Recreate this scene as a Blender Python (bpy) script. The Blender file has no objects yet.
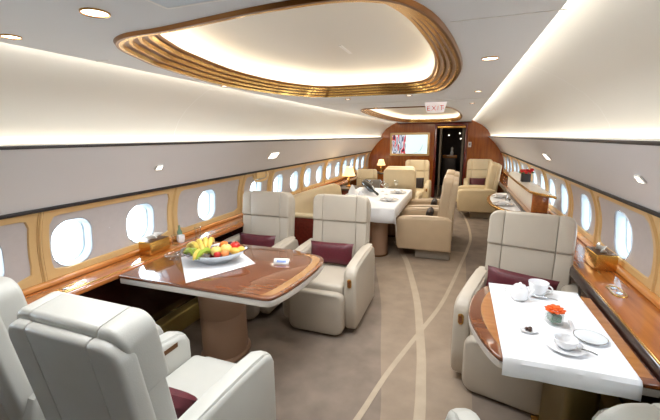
import bpy, bmesh, math, random
from mathutils import Vector, Matrix
random.seed(7)
PI = math.pi
S = bpy.context.scene
COL = S.collection

# ------------------------------------------------------------------ materials
def lin(c):
    return tuple(((v / 255) / 12.92 if v / 255 <= .04045 else ((v / 255 + .055) / 1.055) ** 2.4) for v in c)

def mat(name, col, rough=.5, metal=0, coat=0, noise=0, nscale=30, bump=0, bscale=200, emit=0, ecol=None, spec=.5):
    m = bpy.data.materials.new(name); m.use_nodes = True
    nt = m.node_tree; b = nt.nodes['Principled BSDF']
    c = lin(col) if max(col) > 1 else col
    b.inputs['Base Color'].default_value = (*c, 1)
    b.inputs['Roughness'].default_value = rough
    b.inputs['Metallic'].default_value = metal
    b.inputs['Coat Weight'].default_value = coat
    b.inputs['Coat Roughness'].default_value = .06
    b.inputs['Specular IOR Level'].default_value = spec
    tc = nt.nodes.new('ShaderNodeTexCoord')
    if noise:
        n = nt.nodes.new('ShaderNodeTexNoise'); n.inputs['Scale'].default_value = nscale
        n.inputs['Detail'].default_value = 5
        r = nt.nodes.new('ShaderNodeValToRGB')
        r.color_ramp.elements[0].position = .3; r.color_ramp.elements[1].position = .7
        r.color_ramp.elements[0].color = (*[v * (1 - noise) for v in c], 1)
        r.color_ramp.elements[1].color = (*[min(1, v * (1 + noise)) for v in c], 1)
        nt.links.new(tc.outputs['Object'], n.inputs['Vector'])
        nt.links.new(n.outputs['Fac'], r.inputs['Fac']); nt.links.new(r.outputs['Color'], b.inputs['Base Color'])
    if bump:
        n2 = nt.nodes.new('ShaderNodeTexNoise'); n2.inputs['Scale'].default_value = bscale
        bp = nt.nodes.new('ShaderNodeBump'); bp.inputs['Strength'].default_value = bump
        bp.inputs['Distance'].default_value = .002
        nt.links.new(tc.outputs['Object'], n2.inputs['Vector'])
        nt.links.new(n2.outputs['Fac'], bp.inputs['Height']); nt.links.new(bp.outputs['Normal'], b.inputs['Normal'])
    if emit:
        b.inputs['Emission Color'].default_value = (*(lin(ecol) if ecol else c), 1)
        b.inputs['Emission Strength'].default_value = emit
    return m

def wood(name, dark, light, rough=.18, coat=.8, scale=(14, 1.2, 14), spec=.5):
    m = bpy.data.materials.new(name); m.use_nodes = True
    nt = m.node_tree; b = nt.nodes['Principled BSDF']
    tc = nt.nodes.new('ShaderNodeTexCoord'); mp = nt.nodes.new('ShaderNodeMapping')
    mp.inputs['Scale'].default_value = scale
    n = nt.nodes.new('ShaderNodeTexNoise'); n.inputs['Scale'].default_value = 2.2
    n.inputs['Detail'].default_value = 8; n.inputs['Distortion'].default_value = .25
    r = nt.nodes.new('ShaderNodeValToRGB')
    r.color_ramp.elements[0].position = .32; r.color_ramp.elements[1].position = .72
    r.color_ramp.elements[0].color = (*lin(dark), 1); r.color_ramp.elements[1].color = (*lin(light), 1)
    nt.links.new(tc.outputs['Object'], mp.inputs['Vector']); nt.links.new(mp.outputs['Vector'], n.inputs['Vector'])
    nt.links.new(n.outputs['Fac'], r.inputs['Fac']); nt.links.new(r.outputs['Color'], b.inputs['Base Color'])
    b.inputs['Roughness'].default_value = rough; b.inputs['Coat Weight'].default_value = coat
    b.inputs['Coat Roughness'].default_value = .04; b.inputs['Specular IOR Level'].default_value = spec
    return m

def glassmat(name, tint=(.95, .98, 1), gloss=.08):
    m = bpy.data.materials.new(name); m.use_nodes = True
    nt = m.node_tree; nt.nodes.clear()
    o = nt.nodes.new('ShaderNodeOutputMaterial'); mx = nt.nodes.new('ShaderNodeMixShader')
    t = nt.nodes.new('ShaderNodeBsdfTransparent'); g = nt.nodes.new('ShaderNodeBsdfGlossy')
    t.inputs['Color'].default_value = (*tint, 1); g.inputs['Roughness'].default_value = .03
    lw = nt.nodes.new('ShaderNodeLayerWeight'); lw.inputs['Blend'].default_value = .25
    ad = nt.nodes.new('ShaderNodeMath'); ad.operation = 'MULTIPLY_ADD'; ad.inputs[1].default_value = .6; ad.inputs[2].default_value = gloss
    nt.links.new(lw.outputs['Facing'], ad.inputs[0]); nt.links.new(ad.outputs[0], mx.inputs['Fac'])
    nt.links.new(t.outputs[0], mx.inputs[1]); nt.links.new(g.outputs[0], mx.inputs[2]); nt.links.new(mx.outputs[0], o.inputs[0])
    return m

M = dict(
    leather=mat('leather_stone', (182, 171, 156), .42, noise=.03, nscale=6, bump=.25, bscale=260),
    cream=mat('leather_cream', (190, 189, 182), .4, noise=.03, nscale=6, bump=.25, bscale=260),
    tan=mat('leather_tan', (192, 168, 138), .42, noise=.04, nscale=6, bump=.25, bscale=260),
    sofa=mat('leather_sofa', (206, 186, 150), .42, noise=.04, nscale=6, bump=.25, bscale=260),
    plinth=mat('plinth_grey', (150, 140, 128), .6),
    burgundy=mat('silk_burgundy', (84, 22, 34), .42, noise=.15, nscale=40, bump=.3, bscale=400),
    black=mat('fabric_black', (38, 27, 24), .7, bump=.3, bscale=300),
    grey=mat('fabric_grey', (110, 104, 98), .8, noise=.1, bump=.3, bscale=300),
    carpet=mat('carpet_taupe', (132, 118, 106), .95, noise=.16, nscale=5, bump=.7, bscale=500, spec=.1),
    carpet_light=mat('carpet_light', (150, 133, 116), .95, noise=.12, nscale=5, bump=.7, bscale=500, spec=.1),
    stripe=mat('carpet_stripe', (176, 160, 140), .95, noise=.06, nscale=9, bump=.7, bscale=500, spec=.1),
    ceil=mat('ceiling_ivory', (221, 222, 223), .55),
    cove=mat('cove_ivory', (222, 218, 209), .5),
    bin=mat('overhead_grey', (214, 211, 210), .45),
    liner=mat('window_liner_grey', (188, 182, 181), .5, noise=.03, nscale=20),
    gold=mat('frame_gold', (214, 180, 126), .36, metal=.1),
    golddk=mat('groove_bronze', (96, 62, 30), .4, metal=.4),
    brass=mat('brass', (214, 164, 84), .22, metal=.85),
    bronze=mat('moulding_bronze', (128, 82, 36), .3, metal=.7),
    lip=mat('moulding_lit_lip', (226, 178, 104), .2, metal=.9),  # light catching the step edges, put into a paler colour
    dark=mat('dark_trim', (40, 20, 16), .3, coat=.5),
    dado=wood('dado_mahogany', (38, 10, 8), (58, 16, 11), .2, .6),
    kick=mat('kick_olive_brass', (196, 174, 104), .35, metal=.5),
    olive=mat('pedestal_olive', (104, 86, 44), .4, metal=.3),
    ledge=wood('ledge_cherry', (146, 78, 30), (182, 108, 48), .15, .9),
    sill=wood('sill_honey', (196, 120, 52), (222, 156, 84), .2, .7),
    table=wood('table_walnut', (98, 50, 24), (126, 70, 34), .12, 1.0, (2, 14, 14)),
    field=wood('field_cherry', (158, 98, 48), (180, 118, 62), .13, 1.0, (2, 14, 14)),
    border=wood('border_maple', (150, 102, 54), (168, 120, 68), .14, 1.0),
    bulk=wood('bulkhead_cherry', (132, 66, 22), (162, 90, 34), .2, .6, (10, 10, 1)),
    mahog=wood('sofa_plinth_mahogany', (86, 24, 16), (112, 36, 24), .25, .6),
    pedestal=mat('pedestal_brown', (156, 122, 98), .45, bump=.2),
    band=mat('edge_silver', (214, 208, 200), .3, metal=.35),
    cloth=mat('linen_white', (236, 236, 238), .85, bump=.3, bscale=600),
    porc=mat('porcelain', (240, 240, 242), .12, coat=.6),
    silver=mat('silver', (205, 208, 212), .18, metal=1),
    white=mat('white_plastic', (236, 234, 230), .4),
    lamp=mat('lampshade_lit', (250, 224, 170), .8, emit=1.1, ecol=(255, 222, 160)),
    led=mat('led_warm', (255, 240, 215), .5, emit=9, ecol=(255, 238, 212)),
    lens=mat('downlight_lens', (255, 240, 220), .5, emit=6, ecol=(255, 240, 220)),
    exitw=mat('exit_face', (250, 240, 236), .4, emit=.5, ecol=(255, 240, 236)),
    exitr=mat('exit_red', (190, 12, 20), .6),
    glass=glassmat('clear_glass', (.98, .99, .99), .05),
    frost=mat('frosted_glass', (226, 231, 235), .12, coat=.5),
    rail=mat('rail_dark', (26, 13, 11), .5),
    pane=glassmat('window_pane', (.93, .97, 1), .03),
    reveal=mat('window_reveal', (176, 188, 194), .35),
    rim=mat('window_rim', (120, 118, 120), .4),
    hatch=mat('hatch_blue', (196, 208, 218), .4),
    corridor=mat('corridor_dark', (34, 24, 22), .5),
    panelgrey=mat('door_panel_grey', (104, 92, 76), .5),
    marble=mat('marble_pale', (236, 228, 216), .4, noise=.04, nscale=7),
    banana=mat('banana', (216, 186, 84), .5, noise=.15, nscale=16),
    bgreen=mat('banana_green', (150, 168, 52), .5, noise=.2, nscale=16),
    yapple=mat('yellow_apple', (232, 206, 120), .35, noise=.1, nscale=12),
    rapple=mat('red_apple', (190, 42, 34), .3, noise=.3, nscale=10),
    orange=mat('orange_peel', (228, 120, 30), .5, bump=.5, bscale=300),
    plum=mat('plum', (50, 22, 34), .35),
    peach=mat('peach', (224, 136, 76), .6, noise=.25, nscale=10),
    mango=mat('mango', (222, 180, 84), .4, noise=.2, nscale=10),
    petal=mat('petal_orange', (236, 96, 22), .6, noise=.15, nscale=40),
    petalr=mat('petal_red', (196, 30, 26), .6, noise=.2, nscale=40),
    leaf=mat('leaf_green', (62, 112, 50), .5, noise=.2),
    moss=mat('moss_green', (44, 104, 66), .8, noise=.3, nscale=80),
    choc=mat('chocolate', (64, 34, 18), .4),
    bottle=mat('bottle_dark', (26, 26, 22), .12, coat=.5),
)

# ------------------------------------------------------------------ mesh helpers
def obj(name, bm, m, parent=None, smooth=True, loc=None):
    bmesh.ops.recalc_face_normals(bm, faces=bm.faces[:])
    me = bpy.data.meshes.new(name)
    bm.to_mesh(me); bm.free()
    for mm in (m if isinstance(m, (list, tuple)) else [m]): me.materials.append(mm)
    if smooth:
        for p in me.polygons: p.use_smooth = True
        try: me.set_sharp_from_angle(angle=math.radians(38))
        except Exception: pass
    o = bpy.data.objects.new(name, me); COL.objects.link(o)
    if parent: o.parent = parent
    if loc: o.location = loc
    return o

def tag(o, label=None, cat=None, group=None, kind=None):
    if label: o['label'] = label
    if cat: o['category'] = cat
    if group: o['group'] = group
    if kind: o['kind'] = kind
    return o

def thing(name, label, cat, loc=(0, 0, 0), rz=0, group=None):
    o = bpy.data.objects.new(name, None); COL.objects.link(o)
    o.location = loc; o.rotation_euler = (0, 0, rz); o.empty_display_size = .1
    return tag(o, label, cat, group)

def struct(name, bm, m, parent=None, smooth=True):
    o = obj(name, bm, m, parent, smooth); o['kind'] = 'structure'; return o

def dup(root, name=None, loc=None, rz=None, label=None, group=None):
    r = root.copy(); COL.objects.link(r)
    if name: r.name = name
    if loc is not None: r.location = loc
    if rz is not None: r.rotation_euler = (0, 0, rz)
    if label: r['label'] = label
    if group: r['group'] = group
    def rec(src, dst):
        for ch in list(src.children):
            c = ch.copy(); COL.objects.link(c); c.parent = dst
            c.matrix_parent_inverse = ch.matrix_parent_inverse.copy(); rec(ch, c)
    rec(root, r)
    return r

def xf(bm, verts, mtx): bmesh.ops.transform(bm, matrix=mtx, verts=verts)

def rbox(bm, c, s, r=.01, seg=3, mtx=None, fn=None, cuts=0):
    t = bmesh.new()
    bmesh.ops.create_cube(t, size=1)
    for v in t.verts: v.co = Vector((v.co.x * s[0], v.co.y * s[1], v.co.z * s[2]))
    r = min(r, min(s) * .49)
    if r > 0: bmesh.ops.bevel(t, geom=t.edges[:], offset=r, segments=seg, profile=.5, affect='EDGES', clamp_overlap=True)
    if cuts: bmesh.ops.subdivide_edges(t, edges=[e for e in t.edges if e.calc_length() > max(s) * .25], cuts=cuts, use_grid_fill=True)
    if fn:
        for v in t.verts: v.co = fn(v.co)
    for v in t.verts: v.co = v.co + Vector(c)
    if mtx is not None: bmesh.ops.transform(t, matrix=mtx, verts=t.verts[:])
    merge(bm, t)

def merge(bm, t):
    vm = {v: bm.verts.new(v.co) for v in t.verts}
    for f in t.faces:
        try:
            nf = bm.faces.new([vm[v] for v in f.verts]); nf.material_index = f.material_index
        except ValueError: pass
    t.free()

def lathe(bm, prof, seg=24, c=(0, 0, 0), sx=1, sy=1, mtx=None, mi=0):
    rings = []
    for r, z in prof:
        if r < 1e-5: rings.append([bm.verts.new((c[0], c[1], c[2] + z))])
        else: rings.append([bm.verts.new((c[0] + r * sx * math.cos(2 * PI * k / seg), c[1] + r * sy * math.sin(2 * PI * k / seg), c[2] + z)) for k in range(seg)])
    for a, b in zip(rings, rings[1:]):
        for k in range(seg):
            q = [a[k % len(a)], a[(k + 1) % len(a)], b[(k + 1) % len(b)], b[k % len(b)]]
            u = []
            for v in q:
                if v not in u: u.append(v)
            if len(u) > 2:
                f = bm.faces.new(u); f.material_index = mi
    if mtx is not None: xf(bm, [v for rr in rings for v in rr], mtx)

def cyl(bm, c, r, h, seg=24, r2=None, b=.0, sx=1, sy=1):
    r2 = r if r2 is None else r2
    if b: lathe(bm, [(0, 0), (r - b, 0), (r, b), (r2, h - b), (r2 - b, h), (0, h)], seg, c, sx, sy)
    else: lathe(bm, [(0, 0), (r, 0), (r2, h), (0, h)], seg, c, sx, sy)

def tube(bm, pts, r, seg=8, closed=False, cap=True):
    pts = [Vector(p) for p in pts]; n = len(pts); rings = []
    for i, p in enumerate(pts):
        if closed: d = pts[(i + 1) % n] - pts[i - 1]
        else: d = pts[min(i + 1, n - 1)] - pts[max(i - 1, 0)]
        d.normalize(); u = d.cross(Vector((0, 0, 1)))
        if u.length < 1e-4: u = d.cross(Vector((1, 0, 0)))
        u.normalize(); w = u.cross(d)
        rr = r[i] if isinstance(r, (list, tuple)) else r
        rings.append([bm.verts.new(p + (u * math.cos(2 * PI * k / seg) + w * math.sin(2 * PI * k / seg)) * rr) for k in range(seg)])
    for i in range(n if closed else n - 1):
        a, b = rings[i], rings[(i + 1) % n]
        for k in range(seg): bm.faces.new([a[k], a[(k + 1) % seg], b[(k + 1) % seg], b[k]])
    if cap and not closed:
        bm.faces.new(rings[0][::-1]); bm.faces.new(rings[-1])

def prism(bm, poly, h, bev=0, seg=2, mtx=None):
    """poly in xy, from z=0 up to h"""
    t = bmesh.new()
    a = [t.verts.new((p[0], p[1], 0)) for p in poly]; b = [t.verts.new((p[0], p[1], h)) for p in poly]
    n = len(poly)
    t.faces.new(a[::-1]); t.faces.new(b)
    for i in range(n): t.faces.new([a[i], a[(i + 1) % n], b[(i + 1) % n], b[i]])
    bmesh.ops.recalc_face_normals(t, faces=t.faces[:])
    if bev:
        ed = [e for e in t.edges if abs(e.verts[0].co.z - e.verts[1].co.z) < 1e-6]
        bmesh.ops.bevel(t, geom=ed, offset=bev, segments=seg, profile=.5, affect='EDGES', clamp_overlap=True)
    if mtx is not None: bmesh.ops.transform(t, matrix=mtx, verts=t.verts[:])
    merge(bm, t)

def ball(bm, c, r, seg=16, s=(1, 1, 1), mtx=None):
    prof = [(math.sin(PI * k / 10) * r, -math.cos(PI * k / 10) * r) for k in range(11)]
    t = bmesh.new(); lathe(t, [(0 if i in (0, 10) else p[0], p[1]) for i, p in enumerate(prof)], seg)
    for v in t.verts: v.co = Vector((v.co.x * s[0], v.co.y * s[1], v.co.z * s[2]))
    if mtx is not None: bmesh.ops.transform(t, matrix=mtx, verts=t.verts[:])
    for v in t.verts: v.co += Vector(c)
    merge(bm, t)

def spline(pts, n=8, closed=True):
    out = []; N = len(pts)
    for i in range(N if closed else N - 1):
        if closed: p = [Vector((*pts[(i + k) % N], 0)[:3]) for k in (-1, 0, 1, 2)]
        else: p = [Vector((*pts[min(max(i + k, 0), N - 1)], 0)[:3]) for k in (-1, 0, 1, 2)]
        for j in range(n):
            t = j / n
            q = .5 * ((2 * p[1]) + (-p[0] + p[2]) * t + (2 * p[0] - 5 * p[1] + 4 * p[2] - p[3]) * t * t + (-p[0] + 3 * p[1] - 3 * p[2] + p[3]) * t ** 3)
            out.append((q.x, q.y))
    if not closed: out.append(tuple(pts[-1][:2]))
    return out

def rrect(cx, cy, w, h, r, n=6):
    out = []
    for sx, sy, a0 in ((1, 1, 0), (-1, 1, PI / 2), (-1, -1, PI), (1, -1, 1.5 * PI)):
        for k in range(n + 1):
            a = a0 + k / n * PI / 2
            out.append((cx + sx * (w / 2 - r) + r * math.cos(a), cy + sy * (h / 2 - r) + r * math.sin(a)))
    return out

def strip(bm, rows, closed=False, mi=0):
    """rows: lists of 3D points joined into quads"""
    vr = [[bm.verts.new(p) for p in r] for r in rows]
    for a, b in zip(vr, vr[1:]):
        n = len(a)
        for k in range(n if closed else n - 1):
            f = bm.faces.new([a[k], a[(k + 1) % n], b[(k + 1) % n], b[k]]); f.material_index = mi

def rayhit(poly, c, a):
    """distance from c to a closed polygon along the angle a"""
    dx, dy = math.cos(a), math.sin(a); best = None
    for i in range(len(poly)):
        x1, y1 = poly[i][0] - c[0], poly[i][1] - c[1]; x2, y2 = poly[(i + 1) % len(poly)][0] - c[0], poly[(i + 1) % len(poly)][1] - c[1]
        ex, ey = x2 - x1, y2 - y1; den = dx * ey - dy * ex
        if abs(den) < 1e-12: continue
        t = (x1 * ey - y1 * ex) / den; u = (x1 * dy - y1 * dx) / den
        if t > 0 and -1e-9 <= u <= 1 + 1e-9 and (best is None or t < best): best = t
    return best

def ring_pts(inner, rect, c, n=72):
    """matching point lists on the polygon and on the rectangle around it"""
    x0, y0, x1, y1 = rect
    R = [(x0, y0), (x1, y0), (x1, y1), (x0, y1)]
    ang = sorted([2 * PI * k / n + .003 for k in range(n)] + [math.atan2(p[1] - c[1], p[0] - c[0]) % (2 * PI) for p in R])
    a, b = [], []
    for t in ang:
        ri, ro = rayhit(inner, c, t), rayhit(R, c, t)
        a.append((c[0] + ri * math.cos(t), c[1] + ri * math.sin(t))); b.append((c[0] + ro * math.cos(t), c[1] + ro * math.sin(t)))
    return a, b

# ------------------------------------------------------------------ camera
f_px = 355.0
Fv = Vector((-0.33240329, 0.92130053, -0.20177559)); Rv = Vector((0.94131351, 0.33737766, -0.0102564)); Uv = Vector((-0.05862535, 0.19334335, 0.97937808))
cam = bpy.data.cameras.new('camera'); co = bpy.data.objects.new('camera', cam); COL.objects.link(co)
cam.sensor_width = 36; cam.sensor_fit = 'HORIZONTAL'; cam.lens = f_px * 36 / 660; cam.clip_start = .02
mw = Matrix(((Rv.x, Uv.x, -Fv.x, .67), (Rv.y, Uv.y, -Fv.y, 0), (Rv.z, Uv.z, -Fv.z, 1.65), (0, 0, 0, 1)))
co.matrix_world = mw; S.camera = co

# ------------------------------------------------------------------ room shell
Y0, Y1 = -1.4, 10.0
bm = bmesh.new(); strip(bm, [[(-1.8, Y0, 0), (1.8, Y0, 0)], [(-1.8, 13, 0), (1.8, 13, 0)]])
floor = struct('floor', bm, M['carpet'], smooth=False)

def ribbon(pts, w, z):
    sp = spline(pts, 8, False); rows = [[], []]
    for i, p in enumerate(sp):
        a, b = Vector(sp[max(i - 1, 0)]), Vector(sp[min(i + 1, len(sp) - 1)])
        d = (b - a).normalized(); nrm = Vector((-d.y, d.x))
        rows[0].append((p[0] + nrm.x * w / 2, p[1] + nrm.y * w / 2, z)); rows[1].append((p[0] - nrm.x * w / 2, p[1] - nrm.y * w / 2, z))
    t = bmesh.new(); strip(t, rows); return t
SA = [(.56, .6), (.555, 1.3), (.54, 1.9), (.515, 2.24), (.48, 2.6), (.365, 3.4), (.22, 4.08), (.07, 4.68), (-.2, 5.5)]
SB = [(-.08, .7), (.07, 1.3), (.19, 1.75), (.285, 2.24), (.43, 2.81), (.58, 3.4), (.68, 4.0), (.79, 4.8), (.87, 5.4), (.93, 6.05), (.91, 6.97), (.83, 7.86), (.7, 8.6)]
JN = [(.4, .7), (.36, 1.4), (.31, 1.88), (.18, 2.5), (0, 3.37), (-.33, 4.53), (-.5, 5.2)]
a, b = spline(JN, 8, False), spline(SB[:9], 8, False)
bm = bmesh.new()
for k in range(60):
    ya, yb = 1.35 + k * .065, 1.35 + (k + 1) * .065
    def atx(sp, y):
        for p, q in zip(sp, sp[1:]):
            if p[1] <= y <= q[1]: return p[0] + (q[0] - p[0]) * (y - p[1]) / (q[1] - p[1])
        return sp[-1][0]
    strip(bm, [[(atx(a, ya), ya, .001), (.84, ya, .001)], [(atx(a, yb), yb, .001), (.84, yb, .001)]])
obj('carpet_field', bm, M['carpet_light'], floor, False)['label'] = 'lighter carpet field along the aisle'
obj('carpet_stripe', ribbon(SA, .068, .0024), M['stripe'], floor, False)['label'] = 'wide beige curved carpet stripe'
obj('carpet_stripe', ribbon(SB, .038, .0034), M['stripe'], floor, False)['label'] = 'narrow beige carpet stripe sweeping right'

# ceiling with two coffers
ZC, XC = 2.0, .92
def coffer(cx, half):
    pts = [(cx + x, y) for x, y in half] + [(cx - x, y) for x, y in half[::-1]]
    return spline(pts, 5)
REC = [spline([(-.564, 1.085), (-.43, 1.0), (-.235, .985), (.176, .935), (.42, .955), (.545, 1.10), (.615, 1.467), (.649, 2.022), (.61, 2.53), (.52, 2.95), (.37, 3.10), (.105, 3.08), (-.36, 3.06), (-.50, 3.02), (-.62, 2.89), (-.762, 2.55), (-.818, 2.043), (-.735, 1.50), (-.655, 1.26)], 5),
       coffer(-.05, [(.30, 4.56), (.50, 4.68), (.64, 5.3), (.73, 7.0), (.69, 8.6), (.56, 9.35), (.32, 9.55)])]
CEN = [(-.085, 2.03), (-.06, 7.08)]; HH = [(.73, 1.15), (.73, 2.5)]
bm = bmesh.new()
for k, rect in enumerate([(-XC, .7, XC, 3.4), (-XC, 4.4, XC, 9.7)]):
    a, b = ring_pts(REC[k], rect, CEN[k], 120)
    strip(bm, [[(*p, ZC) for p in a], [(*p, ZC) for p in b]], True)
for ya, yb in ((Y0, .7), (3.4, 4.4), (9.7, Y1)):
    strip(bm, [[(-XC, ya, ZC), (XC, ya, ZC)], [(-XC, yb, ZC), (XC, yb, ZC)]])
for s in (-1, 1):   # lip of the ceiling edge
    strip(bm, [[(s * XC, Y0, ZC), (s * XC, Y1, ZC)], [(s * XC, Y0, ZC + .012), (s * XC, Y1, ZC + .012)], [(s * (XC - .05), Y0, ZC + .012), (s * (XC - .05), Y1, ZC + .012)]])
ceiling = struct('ceiling', bm, M['ceil'], smooth=False)
def inset(poly, c, hh, d):
    return [(c[0] + (x - c[0]) * (1 - d / hh[0]), c[1] + (y - c[1]) * (1 - d / hh[1])) for x, y in poly]
for k in range(2):
    P, c, hh = REC[k], CEN[k], HH[k]; q = (1, .28)[k]
    rows = [[(*p, ZC) for p in inset(P, c, hh, -.012)], [(*p, ZC - .012) for p in inset(P, c, hh, -.006)]]
    for j in range(4):
        z = ZC - .012 + j * .017
        rows.append([(*p, z) for p in inset(P, c, hh, q * (.004 + j * .032))])
        rows.append([(*p, z) for p in inset(P, c, hh, q * (.016 + j * .032))])
        rows.append([(*p, z + .013) for p in inset(P, c, hh, q * (.020 + j * .032))])
        rows.append([(*p, z + .017) for p in inset(P, c, hh, q * (.032 + j * .032))])
    rows.append([(*p, 2.066) for p in inset(P, c, hh, q * .132)])
    bm = bmesh.new(); strip(bm, rows, True)
    bm.faces.ensure_lookup_table(); nn = len(P)
    for fi, f_ in enumerate(bm.faces):
        rw = fi // nn
        if rw >= 1 and (rw - 1) % 4 in (1, 2): f_.material_index = 1  # step edges take the lit colour, treads keep the darker bronze
    o = obj('coffer_moulding', bm, [M['bronze'], M['lip']], ceiling); o['label'] = 'stepped bronze moulding'
    bm = bmesh.new()
    prof = [(q * .132, 2.066), (q * .132 - .09, 2.066), (q * .132 - .09, 2.10), (q * .132 - .075, 2.13), (q * .132 - .04, 2.155), (.15, 2.17), (.26, 2.178), (.45, 2.18)]
    strip(bm, [[(*p, z) for p in inset(P, c, hh, d)] for d, z in prof], True)
    bm.faces.new([bm.verts.new((*p, 2.18)) for p in inset(P, c, hh, .45)])
    o = obj('coffer_dome', bm, M['cove'], ceiling); o['label'] = 'glowing cream dome of the coffer'
    bm = bmesh.new(); strip(bm, [[(*p, 2.069) for p in inset(P, c, hh, q * .132 - .042)], [(*p, 2.069) for p in inset(P, c, hh, q * .132 - .072)]], True)
    o = obj('led_strip', bm, M['led'], ceiling)
# air slot in the dome, ceiling seams
bm = bmesh.new()
rbox(bm, (.43 + .35, 1.27, ZC - .0005), (.32, .004, .002), 0); rbox(bm, (-.88, 1.27, ZC - .0005), (.08, .004, .002), 0)
rbox(bm, (0, 3.85, ZC - .0005), (1.84, .004, .002), 0)
obj('ceiling_seam', bm, M['white'], ceiling, False)
bm = bmesh.new(); rbox(bm, (-.03, 2.25, 2.178), (.02, .22, .004), .001); obj('air_slot', bm, M['white'], ceiling, False)

# side shells
def covep(s): return [(s * x, z) for x, z in ((1.40, 1.617), (1.375, 1.70), (1.325, 1.78), (1.25, 1.855), (1.15, 1.925), (1.06, 1.975), (.98, 2.012), (.92, 2.035), (.86, 2.055))]
ZT = 1.235
def wx(z): return 1.755 - (.757 * (z - .9) ** 2 if z > .9 else 0)
window_no = 0
walls = {}
DIV = {-1: [-1.4, -.8, .28, 1.38, 2.49, 3.58, 4.28, 5.35, 6.42, 7.49, 8.56, 9.63, 10.02],
       1: [-1.4, -.8, .27, 1.32, 2.39, 3.34, 4.1, 5.17, 6.24, 7.31, 8.38, 9.45, 10.02]}
WIN = {-1: {2: [.52, 1.055], 3: [1.59, 2.148], 4: [2.975], 5: [3.93]}, 1: {3: [1.59, 2.12], 4: [2.885], 5: [3.66]}}
for s, side in ((-1, 'left'), (1, 'right')):
    bm = bmesh.new()   # dado, dark wood below the ledge
    strip(bm, [[(s * 1.62, Y0, 0), (s * 1.62, Y1, 0)], [(s * 1.62, Y0, .72), (s * 1.62, Y1, .72)]])
    w = walls[s] = struct('wall_' + side, bm, M['dado'], smooth=False)
    bm = bmesh.new(); rbox(bm, (s * 1.565, (Y0 + Y1) / 2, .085), (.11, Y1 - Y0 - .01, .165), .012)
    k_ = struct('baseboard_' + side, bm, M['kick'])
    # overhead panel: bowed strip
    rows = []
    for t in range(7):
        u = t / 6; x = 1.672 + (1.352 - 1.672) * u + .014 * math.sin(PI * u); z = ZT + (1.612 - ZT) * u + .012 * math.sin(PI * u)
        rows.append([(s * x, Y0, z), (s * x, Y1, z)])
    rows += [[(s * 1.36, Y0, 1.622), (s * 1.36, Y1, 1.622)], [(s * 1.40, Y0, 1.615), (s * 1.40, Y1, 1.615)]]
    bm = bmesh.new(); strip(bm, rows); o = obj('overhead_panel', bm, M['bin'], w)
    bm = bmesh.new(); strip(bm, [[(x, Y0, z), (x, Y1, z)] for x, z in covep(s)]); obj('cove_panel', bm, M['cove'], w)
    bm = bmesh.new(); rbox(bm, (s * 1.663, (Y0 + Y1) / 2, ZT + .003), (.024, Y1 - Y0, .022), .004)
    obj('shadow_rail', bm, M['rail'], w)['label'] = 'dark rail under the overhead panel'
    bm = bmesh.new(); rbox(bm, (s * 1.356, (Y0 + Y1) / 2, 1.614), (.012, Y1 - Y0, .017), .003)
    obj('shadow_rail', bm, M['rail'], w)['label'] = 'thin dark rail above the overhead panel'
    # seams on overhead panel and cove
    bm = bmesh.new()
    for y in (2.2, 6.4):
        pts = covep(s); strip(bm, [[(x - s * .0015, y, z - .0015) for x, z in pts], [(x - s * .0015, y + .004, z - .0015) for x, z in pts]])
    obj('panel_seam', bm, M['white'], w)
    dv = DIV[s]
    for i in range(len(dv) - 1):
        a0, b0 = dv[i], dv[i + 1]
        if b0 - a0 < .5: wins = []
        else: wins = WIN[s].get(i, [a0 + .26, a0 + .80] if b0 - a0 > .9 else [(a0 + b0) / 2])
        # gold frame with rounded opening
        my = .062 if b0 - a0 > .5 else .03
        z0, z1 = .748, ZT + .006
        inn = rrect((a0 + b0) / 2, (z0 + .066 + z1 - .06) / 2, b0 - a0 - 2 * my, z1 - .06 - z0 - .066, .045 if b0 - a0 > .5 else .02)
        ci = ((a0 + b0) / 2, .98)
        A, B_ = ring_pts(inn, (a0, z0, b0, z1), ci, 64)
        bm = bmesh.new()
        def mapw(p, d): return (s * (wx(p[1]) + d), p[0], p[1])
        def lerp(A, B, t): return [(x1 + (x2 - x1) * t, y1 + (y2 - y1) * t) for (x1, y1), (x2, y2) in zip(A, B)]
        strip(bm, [[mapw(p, .014) for p in A], [mapw(p, 0) for p in lerp(A, B_, .08)]] + [[mapw(p, 0) for p in lerp(A, B_, t)] for t in (.35, .65, 1)], True)
        o = obj('window_frame', bm, M['gold'], w)
        # grey liner with window holes
        bm = bmesh.new()
        cuts = [a0] + [(p + q) / 2 for p, q in zip(wins, wins[1:])] + [b0]
        if not wins:
            n = 6; zs = [z0 + (z1 - z0) * k / n for k in range(n + 1)]
            strip(bm, [[mapw((y, z), .012) for y in (a0, b0)] for z in zs])
        for wy, c0, c1 in zip(wins, cuts, cuts[1:]):
            out = rrect(wy, .972, .275, .325, .115, 7)
            A2, B2 = ring_pts(out, (c0, z0, c1, z1), (wy, .972), 64)
            strip(bm, [[mapw(p, .012) for p in lerp(A2, B2, t)] for t in (0, .15, .4, .7, 1)], True)
        obj('liner_panel', bm, M['liner'], w)
        for wy in wins:
            window_no += 1
            bm = bmesh.new()
            def ol(wd, ht, r, d): return [mapw(p, d) for p in rrect(wy, .972, wd, ht, r, 7)]
            strip(bm, [ol(.268, .318, .112, .016), ol(.262, .312, .11, .022), ol(.250, .300, .106, .07), ol(.232, .284, .10, .078), ol(.222, .274, .096, .115), ol(.23, .282, .098, .12)], True)
            o = struct('window_%d' % window_no, bm, M['reveal'])
            bm = bmesh.new(); strip(bm, [ol(.277, .327, .116, .010), ol(.273, .323, .115, .0075), ol(.268, .318, .112, .009), ol(.267, .317, .112, .017)], True)
            obj('rim', bm, M['rim'], o)
            bm = bmesh.new(); p_ = ol(.226, .278, .097, .112); bm.faces.new([bm.verts.new(q) for q in p_]); obj('pane', bm, M['pane'], o, False)
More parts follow.
